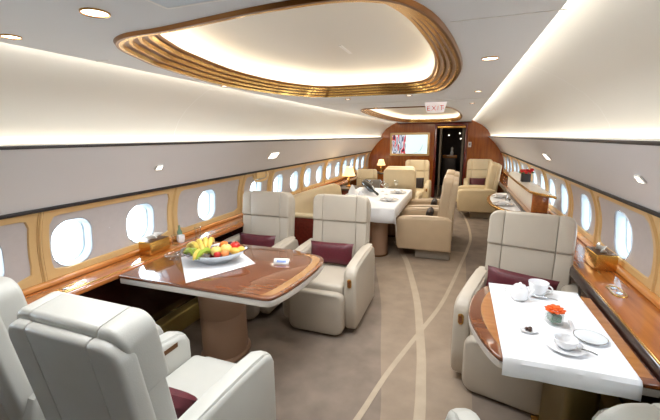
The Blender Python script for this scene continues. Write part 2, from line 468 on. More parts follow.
    # posts between the bays
    for i, y in enumerate(dv[1:-1]):
        bm = bmesh.new(); zz = [.75 + (ZT - .75) * k / 8 for k in range(9)]
        rows = []
        for dy, d in ((-.017, .002), (-.015, -.006), (-.011, -.006), (-.0105, .004), (-.0075, .004), (-.007, -.008), (-.003, -.012), (.003, -.012), (.007, -.008), (.0075, .004), (.0105, .004), (.011, -.006), (.015, -.006), (.017, .002)):
            rows.append([(s * (wx(z) + d), y + dy, z) for z in zz])
        strip(bm, rows)
        for f in bm.faces:
            if any(abs(abs(v.co.y - y) - .009) < .0016 for v in f.verts) and all(.0074 < abs(v.co.y - y) < .0106 for v in f.verts): f.material_index = 1
        obj('window_post', bm, [M['gold'], M['golddk']], w)
    # ledge
    bm = bmesh.new(); rbox(bm, (s * (1.62 if s > 0 else 1.645), (Y0 + Y1) / 2, .727), (.32 if s > 0 else .27, Y1 - Y0 - .01, .026), .004)
    lg = struct('trim_%d' % (1 if s < 0 else 2), bm, M['ledge'])
    bm = bmesh.new(); rbox(bm, (s * (1.452 if s > 0 else 1.502), (Y0 + Y1) / 2, .728 if s > 0 else .723), (.03, Y1 - Y0 - .01, .06 if s > 0 else .038), .013, 4)
    e_ = obj('edge_rail', bm, M['dark'] if s > 0 else M['ledge'], lg); e_['label'] = 'dark rounded rail on the ledge edge' if s > 0 else 'rounded wooden nosing of the ledge'
    bm = bmesh.new(); rbox(bm, (s * (1.478 if s > 0 else 1.526), (Y0 + Y1) / 2, .742), (.012, Y1 - Y0 - .01, .006), .002, 2); obj('inlay_line', bm, M['brass'], lg)
    bm = bmesh.new(); rbox(bm, (s * 1.735, (Y0 + Y1) / 2, .755), (.05, Y1 - Y0 - .01, .032), .01); obj('sill', bm, M['sill'], lg)

# bulkhead and near end wall
def wallrect(bm, y, x0, x1, z0, z1): strip(bm, [[(x0, y, z0), (x1, y, z0)], [(x0, y, z1), (x1, y, z1)]])
DX0, DX1, DZ = .09, .80, 1.90
bm = bmesh.new()
wallrect(bm, Y1, -1.8, DX0, 0, 2.3); wallrect(bm, Y1, DX1, 1.8, 0, 2.3); wallrect(bm, Y1, DX0, DX1, DZ, 2.3)
wb = struct('wall_back', bm, M['bulk'], smooth=False)
bm = bmesh.new(); rbox(bm, (0, Y1 - .012, 1.975), (1.9, .03, .03), .01); obj('cornice', bm, M['mahog'], wb)
bm = bmesh.new(); wallrect(bm, Y0, -1.8, 1.8, 0, 2.3); struct('wall_front', bm, M['dado'], smooth=False)
# doorway
bm = bmesh.new()
for x in (DX0 - .025, DX1 + .025): rbox(bm, (x, Y1 - .01, DZ / 2 + .01), (.06, .1, DZ + .02), .012)
rbox(bm, ((DX0 + DX1) / 2, Y1 - .01, DZ + .03), (DX1 - DX0 + .11, .1, .06), .012)
door = struct('door_1', bm, M['mahog'])
bm = bmesh.new(); rbox(bm, (DX0 + .10, Y1 + .25, .95), (.05, .42, 1.88), .01); rbox(bm, (DX1 - .05, Y1 + .25, .95), (.05, .42, 1.88), .01)
obj('door_leaf', bm, M['panelgrey'], door)
bm = bmesh.new(); rbox(bm, ((DX0 + DX1) / 2, Y1 + .02, 1.87), (DX1 - DX0, .02, .05), .005); obj('door_header', bm, M['brass'], door)
bm = bmesh.new()
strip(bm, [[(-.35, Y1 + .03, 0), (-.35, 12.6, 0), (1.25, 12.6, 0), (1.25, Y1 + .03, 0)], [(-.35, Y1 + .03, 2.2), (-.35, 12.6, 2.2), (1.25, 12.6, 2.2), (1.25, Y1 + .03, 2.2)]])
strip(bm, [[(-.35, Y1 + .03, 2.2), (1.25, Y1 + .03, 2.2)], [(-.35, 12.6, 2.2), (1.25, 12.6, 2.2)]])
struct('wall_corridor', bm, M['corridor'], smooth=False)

# ------------------------------------------------------------------ armchairs
def back_mtx(tilt=8.5): return Matrix.Translation((0, .20, .36)) @ Matrix.Rotation(-math.radians(tilt), 4, 'X')

def make_chair(name, label, lm, loc, rz, style='club'):
    t = thing(name, label, 'armchair', loc, rz)
    low = style == 'dining'
    bm = bmesh.new(); rbox(bm, (0, .12 if low else .06, .075), (.50 if low else .40, .46, .15), .02); obj('plinth', bm, M['plinth'], t)['label'] = 'grey plinth'
    W = .69; aw = .112
    bm = bmesh.new(); rbox(bm, (0, -.02, .235), (W - 2 * aw - .005, .60, .16), .02); obj('seat_frame', bm, lm, t)
    def crown(v):
        k = max(0, 1 - (v.x / .26) ** 2) * max(0, 1 - (v.y / .33) ** 2)
        return Vector((v.x, v.y, v.z + (.016 * k if v.z > 0 else 0)))
    bm = bmesh.new(); rbox(bm, (0, -.10, .375), (W - 2 * aw - .006, .60, .13), .035, 4, fn=crown, cuts=3); obj('seat_cushion', bm, lm, t)
    if not low:
        def leg(v): return Vector((v.x * (1 + .04 * (v.z / .19)), v.y - .03 * max(0, 1 - (v.x / .28) ** 2) - .02 * v.z / .19, v.z))
        poly = rrect(0, 0, .50, .37, .07, 5)
        bm = bmesh.new()
        prism(bm, poly, .085, .022, 3, Matrix.Translation((0, -.355, .205)) @ Matrix.Rotation(PI / 2, 4, 'X'))
        for v in bm.verts: v.co = Vector((v.co.x, v.co.y - .045 * max(0, 1 - (v.co.x / .27) ** 2), v.co.z))
        obj('leg_rest', bm, lm, t)
    zb = .14 if low else .05
    for s in (-1, 1):
        prof = [(.33, zb), (.33, .50), (.30, .585), (.22, .622), (.0, .618), (-.2, .607), (-.315, .594), (-.365, .568), (-.388, .52), (-.388, .25), (-.375, zb + .03), (-.35, zb)]
        if low: prof = [(.36, zb), (.36, .55), (.30, .60), (.2, .597), (-.2, .585), (-.335, .577), (-.375, .545), (-.372, .30), (-.352, zb + .04), (-.33, zb)]
        bm = bmesh.new()
        m_ = Matrix(((0, 0, 1, s * (W / 2 - aw / 2) - aw / 2), (1, 0, 0, 0), (0, 1, 0, 0), (0, 0, 0, 1)))
        prism(bm, prof, aw, .03, 4, m_)
        arm = obj('armrest', bm, lm, t)
        x = s * (W / 2 - aw / 2)
        # stitched pad on top
        bm = bmesh.new()
        pad = [(.26, .617), (.0, .619), (-.2, .608), (-.30, .597), (-.352, .570), (-.376, .52)]
        if low: pad = [(q_[0], q_[1] - .019) for q_ in pad]
        rows = []
        for i, (y, z) in enumerate(pad):
            a_ = Vector(pad[max(i - 1, 0)]); b_ = Vector(pad[min(i + 1, len(pad) - 1)]); d = (b_ - a_).normalized(); n = Vector((d.y, -d.x))
            if n.y < 0 and i < 4: n = -n
            if i >= 4 and n.x > 0: n = -n
            rows.append([(x + dx, y + n.x * h, z + n.y * h) for dx, h in ((-.042, -.006), (-.036, .006), (-.018, .011), (.018, .011), (.036, .006), (.042, -.006))])
        strip(bm, rows); obj('arm_pad', bm, lm, arm)
        if not low:
            bm = bmesh.new(); prism(bm, rrect(0, 0, .036, .075, .017), .012, .003, 2, Matrix.Translation((x, -.383, .47)) @ Matrix.Rotation(PI / 2, 4, 'X'))
            cp = obj('control_panel', bm, M['brass'], arm); cp['label'] = 'oval brass control panel'
            bm = bmesh.new(); prism(bm, rrect(0, 0, .022, .055, .010), .004, .001, 2, Matrix.Translation((x, -.394, .47)) @ Matrix.Rotation(PI / 2, 4, 'X'))
            obj('button_plate', bm, M['table'], cp)
            bm = bmesh.new(); rbox(bm, (s * (W / 2 - aw) - s * .0005, -.2, .555), (.004, .17, .026), .0015); obj('tray_slot', bm, M['golddk'], arm)
    mt = back_mtx(6 if low else 8.5)
    H = .76 if low else .735
    def tp(v, w0=.0):   # slight taper towards the top
        return v
    bw = .55
    def slab(w0, w1, y0, dep, rt, rb, bev, cuts, names, extra=0):
        """a rounded slab (x across, w up the back) cut into sewn panels"""
        b2 = (bw + extra) / 2
        poly = [(b2 - rb, w0)]
        for k in range(6): a = -PI / 2 + k * PI / 10; poly.append((b2 - rb + rb * math.cos(a), w0 + rb + rb * math.sin(a)))
        for k in range(9): a = k * PI / 16; poly.append((b2 - rt + rt * math.cos(a), w1 - rt + rt * math.sin(a)))
        poly = poly[1:]; poly = poly + [(-x, w) for x, w in poly[::-1]]
        big = bmesh.new(); prism(big, poly, dep, bev, 5, Matrix(((1, 0, 0, 0), (0, 0, 1, y0), (0, 1, 0, 0), (0, 0, 0, 1))))
        ed = [-9] + cuts + [9]
        for (x0, x1), nm in zip(zip(ed, ed[1:]), names):
            pc = big.copy()
            for x, sg in ((x0, -1), (x1, 1)):
                if abs(x) > 8: continue
                bmesh.ops.bisect_plane(pc, geom=pc.verts[:] + pc.edges[:] + pc.faces[:], plane_co=(x - sg * .001, 0, 0), plane_no=(sg, 0, 0), clear_outer=True)
                be = [e for e in pc.edges if e.is_boundary]
                r_ = bmesh.ops.edgeloop_fill(pc, edges=be)
                bmesh.ops.bevel(pc, geom=list({e for f in r_['faces'] for e in f.edges}), offset=.007, segments=2, profile=.5, affect='EDGES', clamp_overlap=True)
            bmesh.ops.transform(pc, matrix=mt, verts=pc.verts[:])
            obj(nm, pc, lm, t)
        big.free()
    if low:
        slab(-.10, H - .02, .055, .08, .07, .02, .03, [], ['back_shell'], .02)
        slab(.0, H, -.06, .13, .08, .03, .045, [], ['back_cushion'])
        return t
    slab(-.10, H - .03, .03, .075, .075, .02, .028, [-.155, .155], ['shell_panel', 'back_shell', 'shell_panel'], .015)
    slab(.02, H - .235, -.045, .10, .012, .03, .016, [-.172, .172], ['side_bolster', 'back_cushion', 'side_bolster'])
    slab(H - .262, H, -.064, .135, .07, .02, .03, [-.172, .172], ['headrest_wing', 'headrest', 'headrest_wing'], .006)
    return t

G1 = 'stone grey club armchairs'
chB = make_chair('club_armchair', 'stone grey club armchair with burgundy cushion beside the aisle, across the wooden table', M['leather'], (-.40, 3.0, 0), 0)
chA = dup(chB, None, (-1.225, 3.0, 0), 0, 'stone grey club armchair with burgundy cushion beside the left windows, beyond the fruit table')
chR = dup(chB, None, (1.125, 2.60, 0), -math.radians(15), 'stone grey club armchair with burgundy cushion at the right table laid for coffee')
chF = make_chair('club_armchair', 'cream armchair in the left foreground turned with its back to the camera', M['cream'], (-.487, 1.06, 0), PI - .02)
chF.scale = (.94, 1, 1.01)
chW = dup(chF, None, (-1.235, 1.09, 0), PI, 'cream armchair cut by the left edge of the photo, beside the first window')
chN = dup(chF, None, (1.125, 1.055, 0), PI + math.radians(19), 'cream armchair at bottom right of which only two arm tips show')
chN.scale = (1, 1, 1.05)

def make_pillow(name, m, w, h, th, label, loc, rot, group=None, piping=True):
    bm = bmesh.new(); n = 10
    for sd in (1, -1):
        rows = []
        for i in range(n + 1):
            r = []
            for j in range(n + 1):
                u, v = 2 * i / n - 1, 2 * j / n - 1
                k = max(0, (1 - u ** 4) * (1 - v ** 4)) ** .5
                pin = 1 - .06 * (1 - abs(u) ** 2) * (abs(v) ** 4); pin2 = 1 - .06 * (1 - abs(v) ** 2) * (abs(u) ** 4)
                r.append((u * w / 2 * pin2, sd * th / 2 * k, v * h / 2 * pin))
            rows.append(r)
        strip(bm, rows)
    bmesh.ops.remove_doubles(bm, verts=bm.verts[:], dist=1e-5)
    o = obj(name, bm, m); o.location = loc; o.rotation_euler = rot
    tag(o, label, 'cushion', group)
    return o
make_pillow('lumbar_cushion', M['burgundy'], .43, .21, .10, 'burgundy lumbar cushion on the grey armchair beside the aisle, beyond the wooden table', (-.42, 3.045, .565), (-.22, 0, .03))
make_pillow('lumbar_cushion', M['burgundy'], .43, .21, .10, 'burgundy lumbar cushion on the grey armchair by the left windows', (-1.235, 3.045, .575), (-.22, 0, 0))
make_pillow('lumbar_cushion', M['burgundy'], .45, .21, .10, 'burgundy lumbar cushion on the armchair at the coffee table on the right', (1.125, 2.64, .60), (-.22, .06, -.24))
make_pillow('lumbar_cushion', M['burgundy'], .40, .21, .10, 'burgundy cushion on the seat of the cream armchair in the left foreground', (-.45, 1.00, .525), (-.25, 0, PI))

# dining chairs, tan, facing the laid table
d1 = make_chair('dining_armchair', 'tan dining armchair nearest the camera at the long table, its plain side showing', M['tan'], (.285, 5.05, 0), -PI / 2, 'dining')
d2 = dup(d1, None, (.29, 5.84, 0), -PI / 2, 'second tan dining armchair on the aisle side, behind the nearest one')
d4 = make_chair('club_armchair', 'beige armchair in profile across the aisle in the far right cabin', M['sofa'], (1.06, 7.86, 0), -PI / 2, 'dining')
d3 = dup(d4, None, (-.30, 6.72, 0), PI, 'tan armchair with plain wide back at the far end of the long laid table')
d5 = make_chair('club_armchair', 'beige armchair facing the camera against the far wooden wall, right of the doorway', M['sofa'], (1.16, 9.02, 0), 0)
d6 = dup(d5, None, (-.25, 8.45, 0), 0, 'beige armchair with black cushion facing the camera below the television')
d7 = dup(d5, None, (-1.25, 7.75, 0), .2, 'beige armchair at the far left windows beside a grey cushion')
make_pillow('throw_cushion', M['black'], .30, .26, .10, 'small black cushion on the armchair below the television', (-.21, 8.48, .57), (-.22, 0, 0))
make_pillow('throw_cushion', M['burgundy'], .36, .22, .10, 'dark red cushion on the armchair right of the doorway', (1.12, 9.06, .555), (-.22, 0, 0))
make_pillow('throw_cushion', M['black'], .36, .20, .10, 'black cushion on the nearest dining armchair', (.33, 5.05, .555), (-.18, 0, -PI / 2))
make_pillow('throw_cushion', M['black'], .36, .20, .10, 'black cushion on the second dining armchair', (.335, 5.84, .555), (-.18, 0, -PI / 2))
d7.scale = (.84, .84, .84)
make_pillow('throw_cushion', M['grey'], .36, .32, .11, 'grey cushion on the armchair by the far left windows', (-1.10, 7.74, .56), (-.22, 0, .2))

# ------------------------------------------------------------------ curved sofa
t = thing('sofa', 'long beige sofa with curved end along the left windows behind the two armchairs', 'sofa')
path = [(-1.40, 3.93 + 2.2 * k / 12) for k in range(13)]
def sweep(path, prof):
    rows = []
    for i, p in enumerate(path):
        a, b = Vector(path[max(i - 1, 0)]), Vector(path[min(i + 1, len(path) - 1)]); d = (b - a).normalized(); n = Vector((d.y, -d.x))
        rows.append([(p[0] + n.x * u, p[1] + n.y * u, z) for u, z in prof])
    bm = bmesh.new(); strip(bm, rows, True)
    bm.faces.new([bm.verts.new(q) for q in rows[0]]); bm.faces.new([bm.verts.new(q) for q in rows[-1][::-1]])
    bmesh.ops.remove_doubles(bm, verts=bm.verts[:], dist=1e-5)
    return bm
def lower(bm):
    for v in bm.verts:
        k = (v.co.y - 3.93) / 2.2
        if v.co.z > .5: v.co.z -= .05 * k * k + (.05 * max(0, (k - .85) / .15) ** 2)
    return bm
obj('sofa_back', lower(sweep(path, [(.12, .40), (.10, .60), (.08, .80), (.06, .868), (.015, .89), (-.04, .875), (-.065, .80), (-.07, .40)])), M['sofa'], t)
obj('seat_cushion', sweep(path, [(.12, .29), (.60, .29), (.63, .32), (.63, .46), (.59, .50), (.40, .515), (.20, .51), (.12, .50)]), M['sofa'], t)
obj('plinth', sweep(path, [(-.05, .005), (.56, .005), (.56, .28), (-.05, .28)]), M['mahog'], t)['label'] = 'mahogany plinth'
bm = bmesh.new(); rbox(bm, (-1.07, 3.86, .35), (.76, .10, .69), .012); obj('end_panel', bm, M['mahog'], t)['label'] = 'tall mahogany end panel'
bm = bmesh.new(); rbox(bm, (-1.07, 3.865, .715), (.77, .12, .045), .016); obj('arm_cap', bm, M['sofa'], t)['label'] = 'beige padded cap'

# ------------------------------------------------------------------ tables
def table_top(t, poly, z, th, inner=None):
    bm = bmesh.new(); prism(bm, poly, .022, .007, 3, Matrix.Translation((0, 0, z - .022))); top = obj('tabletop', bm, M['table'], t)
    c = (sum(p[0] for p in poly) / len(poly), sum(p[1] for p in poly) / len(poly))
    sm = [(c[0] + (x - c[0]) * .992, c[1] + (y - c[1]) * .992) for x, y in poly]
    bm = bmesh.new(); prism(bm, sm, th - .022, .006, 2, Matrix.Translation((0, 0, z - th))); obj('edge_band', bm, M['band'], t)['label'] = 'pale silver edge band'
    return top
def pedestal(t, c, rx, ry, z):
    bm = bmesh.new(); lathe(bm, [(0, .03), (1.0, .03), (1.0, .34), (.985, .345), (1.0, .35), (1.03, z - .02), (1.03, z), (0, z)], 32, (c[0], c[1], 0), rx, ry)
    obj('pedestal', bm, M['pedestal'], t)
    bm = bmesh.new(); lathe(bm, [(0, 0.004), (1.12, .004), (1.12, .02), (1.04, .032), (0, .032)], 32, (c[0], c[1], 0), rx, ry); obj('foot', bm, M['pedestal'], t)
ZTB = .735
t = thing('table', 'large glossy walnut table carrying the fruit bowl on the left', 'table', (-.95, 2.1, 0))
off = Vector((.95, -2.1))
def L(pts, o=off): return [(p[0] + o.x, p[1] + o.y) for p in pts]
right = spline([(-.36, 1.672), (-.305, 1.70), (-.262, 1.85), (-.235, 2.08), (-.232, 2.28), (-.25, 2.40), (-.31, 2.475), (-.42, 2.515)], 5, False)
poly = L([(-1.484, 1.668)] + right + [(-.60, 2.56), (-1.484, 2.56)])
top = table_top(t, poly, ZTB, .062)
band_out = spline([(-.372, 1.705), (-.318, 1.735), (-.285, 1.88), (-.262, 2.08), (-.258, 2.27), (-.276, 2.385), (-.325, 2.445), (-.42, 2.49)], 5, False)
band_in = spline([(-.405, 1.705), (-.372, 1.74), (-.338, 1.89), (-.316, 2.08), (-.312, 2.26), (-.328, 2.36), (-.365, 2.415), (-.44, 2.455)], 5, False)
bm = bmesh.new(); strip(bm, [[(p[0] + off.x, p[1] + off.y, ZTB + .0006) for p in band_out], [(p[0] + off.x, p[1] + off.y, ZTB + .0006) for p in band_in]])
obj('border_inlay', bm, M['border'], top, False)['label'] = 'paler wood border on the rounded end'
pedestal(t, (-.02, 0), .16, .19, ZTB - .062)

t2 = thing('table', 'glossy table with bowed end on the right, under a white cloth laid for coffee', 'table', (1.1, 1.9, 0))
off2 = Vector((-1.1, -1.9))
left2 = spline([(.915, 2.285), (.865, 2.255), (.805, 2.12), (.772, 1.95), (.775, 1.80), (.82, 1.62), (.872, 1.51), (.91, 1.495)], 5, False)
poly = L([(1.432, 2.285)] + left2 + [(1.432, 1.495)], off2)
top2 = table_top(t2, poly, ZTB, .055)
bo = left2
bi = spline([(.935, 2.262), (.908, 2.225), (.86, 2.10), (.832, 1.95), (.835, 1.81), (.865, 1.66), (.904, 1.56), (.93, 1.535)], 5, False)
bi2 = [(x + .006, y) for x, y in bi]
def flat(a, b, dz): 
    bm = bmesh.new(); strip(bm, [[(p[0] + off2.x, p[1] + off2.y, ZTB + dz) for p in a], [(p[0] + off2.x, p[1] + off2.y, ZTB + dz) for p in b]]); return bm
obj('field_veneer', flat(bi, [(1.42, y) for x, y in bi], .0006), M['field'], top2, False)['label'] = 'paler veneer field'
obj('inlay_line', flat(bi, bi2, .0012), M['border'], top2, False)

bm = bmesh.new(); rbox(bm, (.16, -.02, .34), (.14, .40, .67), .03); obj('pedestal', bm, M['olive'], t2)
bm = bmesh.new(); rbox(bm, (.16, -.02, .014), (.2, .46, .02), .006); obj('foot', bm, M['brass'], t2)

def cloth_obj(name, top, drops, z, m, label, th=.004):
    """top: rectangle corners (x0,y0,x1,y1); drops: (near, right, left) drop lengths"""
    x0, y0, x1, y1 = top; near, rgt, lft = drops
    us = [x0 - (lft and .004) - .0001] if lft else []
    nx, ny = 24, 24
    X = [x0 + (x1 - x0) * i / nx for i in range(nx + 1)]; Y = [y0 + (y1 - y0) * i / ny for i in range(ny + 1)]
    bm = bmesh.new()
    def wav(a): return .006 * math.sin(a * 23) + .004 * math.sin(a * 41 + 1)
    cols = []
    if lft: cols += [('l', lft), ('l', lft * .5), ('l', .012)]
    cols += [('t', x) for x in X]
    if rgt: cols += [('r', .012), ('r', rgt * .5), ('r', rgt)]
    rws = []
    if near: rws += [('n', near), ('n', near * .5), ('n', .012)]
    rws += [('t', y) for y in Y]
    grid = []
    for rk, rv in rws:
        row = []
        for ck, cv in cols:
            x = cv if ck == 't' else (x0 if ck == 'l' else x1); y = rv if rk == 't' else y0; zz = z + .001 * math.sin(x * 17 + y * 9)
            if ck != 't':
                sg = -1 if ck == 'l' else 1; x += sg * (.010 + (wav(y) + .012) * cv / .2); zz -= cv
            if rk != 't':
                y -= .010 + (wav(x) + .012) * rv / .2; zz -= rv
                if ck != 't': x += .03 * (1 if ck == 'r' else -1) * rv / .2; y -= .02; zz -= .35 * rv * cv / .2
            row.append((x, y, zz))
        grid.append(row)
    strip(bm, grid)
    o = obj(name, bm, m); md = o.modifiers.new('thickness', 'SOLIDIFY'); md.thickness = th; md.offset = 1
    return tag(o, label, 'tablecloth')
cl = cloth_obj('tablecloth', (.893, 1.495, 1.365, 2.30), (.072, 0, 0), ZTB + .006, M['cloth'], 'white linen cloth laid over the coffee table on the right')
# runner under the fruit bowl
bm = bmesh.new()
q = [(-1.335, 2.10), (-.935, 1.70), (-.70, 2.16), (-1.06, 2.44)]
N = 8; rows = []
for i in range(N + 1):
    r = []
    for j in range(N + 1):
        u, v = i / N, j / N
        p = Vector(q[0]) * (1 - u) * (1 - v) + Vector(q[1]) * u * (1 - v) + Vector(q[2]) * u * v + Vector(q[3]) * (1 - u) * v
        r.append((p.x, p.y, ZTB + .0025))
    rows.append(r)
strip(bm, rows); o = obj('napkin', bm, M['cloth']); md = o.modifiers.new('thickness', 'SOLIDIFY'); md.thickness = .002; md.offset = 0
tag(o, 'white square linen spread under the fruit bowl', 'napkin')

# long dining table
t = thing('dining_table', 'long dining table behind the armchairs under a white cloth, on a brown pedestal', 'table', (-.53, 5.35, 0))
bm = bmesh.new(); rbox(bm, (0, 0, .71), (.92, 1.72, .045), .01); obj('tabletop', bm, M['table'], t)
for y in (-.52, .55):
    bm = bmesh.new(); lathe(bm, [(0, .02), (1, .02), (1, .688), (0, .688)], 28, (.19, y, 0), .13, .16); obj('pedestal', bm, M['pedestal'], t)
    bm = bmesh.new(); lathe(bm, [(0, .004), (1.12, .004), (1.1, .022), (0, .024)], 28, (.19, y, 0), .13, .16); obj('foot', bm, M['golddk'], t)
cloth_obj('tablecloth', (-1.0, 4.46, -.07, 6.23), (.19, .135, 0), ZTB + .005, M['cloth'], 'white cloth draped over the long dining table')

# table far right, half oval against the side
t = thing('table', 'half oval gilt edged table with pale cloth, far right before the cabinet', 'table', (1.35, 5.6, 0))
arc = [(.10, .80)] + [(-.27 * math.cos(a) + .02, .80 * math.sin(a)) for a in [PI / 2 - k * PI / 20 for k in range(21)]] + [(.10, -.80)]
bm = bmesh.new(); prism(bm, arc, .03, .009, 3, Matrix.Translation((0, 0, .69))); obj('tabletop', bm, M['brass'], t)['label'] = 'gilt edged top'
bm = bmesh.new(); lathe(bm, [(0, .004), (.15, .004), (.15, .02), (.07, .05), (.06, .69), (0, .69)], 24); obj('pedestal', bm, M['pedestal'], t)
arc2 = [(p[0] * .86 + .01, p[1] * .93) for p in arc]
bm = bmesh.new(); prism(bm, [(p[0] + 1.35, p[1] + 5.6) for p in arc2], .004, 0, 1, Matrix.Translation((0, 0, .721))); tag(obj('tablecloth', bm, M['cloth']), 'pale cloth on the half oval table at the far right', 'tablecloth')

# side cabinet on the right ledge
t = thing('sideboard', 'raised cabinet on the right ledge with pointed shelf, pale side and wooden end', 'cabinet', (1.61, 5.9, .741))
bm = bmesh.new(); rbox(bm, (.0, 0, .115), (.17, 2.3, .23), .004); obj('body', bm, M['marble'], t)['label'] = 'pale polished body'
bm = bmesh.new(); rbox(bm, (.0, -1.16, .115), (.174, .02, .23), .004); obj('end_panel', bm, M['ledge'], t)['label'] = 'cherry wood end panel'
bm = bmesh.new(); prism(bm, spline([(-.13, -1.0), (-.11, -1.25), (.03, -1.5), (.055, -1.56), (.07, -1.5), (.07, -.5), (.07, 1.2), (-.02, 1.28), (-.125, .9), (-.14, 0)], 4), .024, .008, 3, Matrix.Translation((0, 0, .232))); obj('shelf', bm, M['brass'], t)['label'] = 'gilt edged shelf'
bm = bmesh.new(); prism(bm, [(x * .86 - .004, y * .97) for x, y in spline([(-.13, -1.0), (-.11, -1.25), (.03, -1.5), (.055, -1.56), (.07, -1.5), (.07, -.5), (.07, 1.2), (-.02, 1.28), (-.125, .9), (-.14, 0)], 4)], .002, 0, 1, Matrix.Translation((0, 0, .257))); obj('shelf_inlay', bm, M['marble'], t)
# flower box
fb = thing('flower_box', 'square black flower pot with red flowers on the right cabinet shelf', 'plant', (1.575, 5.62, 1.0015))
bm = bmesh.new(); rbox(bm, (0, 0, .062), (.11, .11, .12), .006); obj('pot', bm, M['black'], fb)
bm = bmesh.new()
for k in range(16):
    a = k * 2.4; r = .075 * math.sqrt(k / 16)
    ball(bm, (r * math.cos(a), r * math.sin(a), .145 + random.uniform(-.012, .03)), .03, 8, (1, 1, .75))
obj('flowers', bm, M['petalr'], fb)
bm = bmesh.new()
for k in range(9):
    a = k * .7; ball(bm, (.075 * math.cos(a), .075 * math.sin(a), .132), .026, 7, (1, .6, .4), Matrix.Rotation(a, 4, 'Z'))
obj('leaves', bm, M['leaf'], fb)

# side tables with lamps
def lamp(name, label, loc, sc):
    o = thing(name, label, 'lamp', loc)
    bm = bmesh.new(); lathe(bm, [(0, 0), (.06, 0), (.06, .012), (.02, .025), (.013, .06), (.028, .10), (.03, .13), (.012, .17), (.009, .24), (0, .24)], 20)
    for v in bm.verts: v.co *= sc
    obj('base', bm, M['brass'], o)
    bm = bmesh.new(); lathe(bm, [(.125, .20), (.095, .27), (.07, .36), (.068, .361), (.093, .27), (.123, .20)], 24)
    for v in bm.verts: v.co *= sc
    obj('lamp_shade', bm, M['lamp'], o)
    return o
t = thing('side_table', 'dark red side table with lamp at the end of the sofa', 'table', (-1.34, 6.55, 0))
bm = bmesh.new(); rbox(bm, (0, 0, .335), (.40, .50, .66), .01); obj('cabinet_body', bm, M['mahog'], t)
bm = bmesh.new(); rbox(bm, (.01, 0, .68), (.46, .56, .03), .01); obj('tabletop', bm, M['dark'], t)
lamp('table_lamp', 'lit table lamp with cream shade on the dark table at the sofa end', (-1.32, 6.62, .696), 1.05)
t = thing('side_table', 'low wooden side table in the far left corner below the television', 'table', (-1.28, 9.55, 0))
bm = bmesh.new(); rbox(bm, (0, 0, .335), (.40, .40, .66), .01); obj('cabinet_body', bm, M['bulk'], t)
bm = bmesh.new(); rbox(bm, (0, 0, .68), (.46, .46, .03), .01); obj('tabletop', bm, M['dark'], t)
lamp('table_lamp', 'lit table lamp with cream shade in the far left corner by the wooden wall', (-1.29, 9.55, .696), .95)

# ------------------------------------------------------------------ fruit
BC = Vector((-1.005, 2.09)); ba = math.radians(20)
bowl = thing('fruit_bowl', 'oval silver bowl heaped with fruit on the walnut table', 'bowl', (BC.x, BC.y, ZTB + .0045), ba)
bm = bmesh.new()
prof = [(0, 0), (.42, .0), (.46, .006), (.70, .028), (.90, .055), (1.0, .078), (1.015, .082), (.99, .083), (.88, .066), (.68, .050), (.42, .042), (0, .04)]
lathe(bm, prof, 40, (0, 0, 0), .245, .145)
for v in bm.verts: v.co.z += .018 * (v.co.x / .225) ** 2 * min(1, v.co.z / .05)
obj('bowl_body', bm, M['silver'], bowl)
def fr(lx, ly, z):
    c, s_ = math.cos(ba), math.sin(ba)
    return (BC.x + lx * c - ly * s_, BC.y + lx * s_ + ly * c, ZTB + z)
def roundfruit(name, m, lx, ly, z, r, label, cat, s=(1, 1, .92), stem=True):
    o = thing(name, label, cat, fr(lx, ly, z))
    bm = bmesh.new()
    prof = []
    for k in range(13):
        a = PI * k / 12; rr = math.sin(a) * r; zz = -math.cos(a) * r
        dip = .22 * r * math.exp(-(rr / (r * .32)) ** 2)
        prof.append((0 if k in (0, 12) else rr, zz - dip if k > 6 else zz + dip * .6))
    lathe(bm, prof, 18)
    for v in bm.verts: v.co = Vector((v.co.x * s[0], v.co.y * s[1], v.co.z * s[2]))
    obj('flesh', bm, m, o)
    if stem:
        bm = bmesh.new(); tube(bm, [(0, 0, r * .55), (.002, 0, r * .8), (.005, 0, r * 1.02)], .002, 6); obj('stem', bm, M['choc'], o)
    return o
roundfruit('apple', M['yapple'], .03, -.05, .105, .040, 'pale yellow apple in the middle of the fruit bowl, left of the other yellow one', 'apple')
roundfruit('apple', M['yapple'], .095, -.02, .112, .042, 'pale yellow apple right of centre in the fruit bowl, beside the red apple', 'apple')
roundfruit('apple', M['rapple'], .15, .03, .115, .040, 'red apple at the right back of the fruit bowl', 'apple')
roundfruit('orange', M['orange'], .06, .055, .115, .037, 'orange at the back of the fruit bowl behind the yellow apples', 'orange', stem=False)
roundfruit('plum', M['plum'], .105, .062, .118, .028, 'dark plum at the back of the fruit bowl', 'plum', stem=False)
roundfruit('peach', M['peach'], .14, .075, .11, .034, 'peach behind the red apple in the fruit bowl', 'peach')
roundfruit('peach', M['peach'], .10, -.072, .092, .030, 'orange peach lying low at the front of the fruit bowl', 'peach', stem=False)
roundfruit('nectarine', M['rapple'], .045, -.078, .088, .027, 'red nectarine lying low at the front of the fruit bowl', 'nectarine', stem=False)
roundfruit('mango', M['mango'], .165, -.038, .100, .030, 'yellow mango at the front right of the fruit bowl', 'mango', (1.45, 1, .9), False)
roundfruit('mango', M['mango'], .195, .012, .098, .026, 'small yellow mango at the right tip of the fruit bowl', 'mango', (1.4, 1, .9), False)
roundfruit('apple', M['rapple'], -.02, .04, .075, .036, 'red apple buried behind the bananas in the fruit bowl', 'apple')
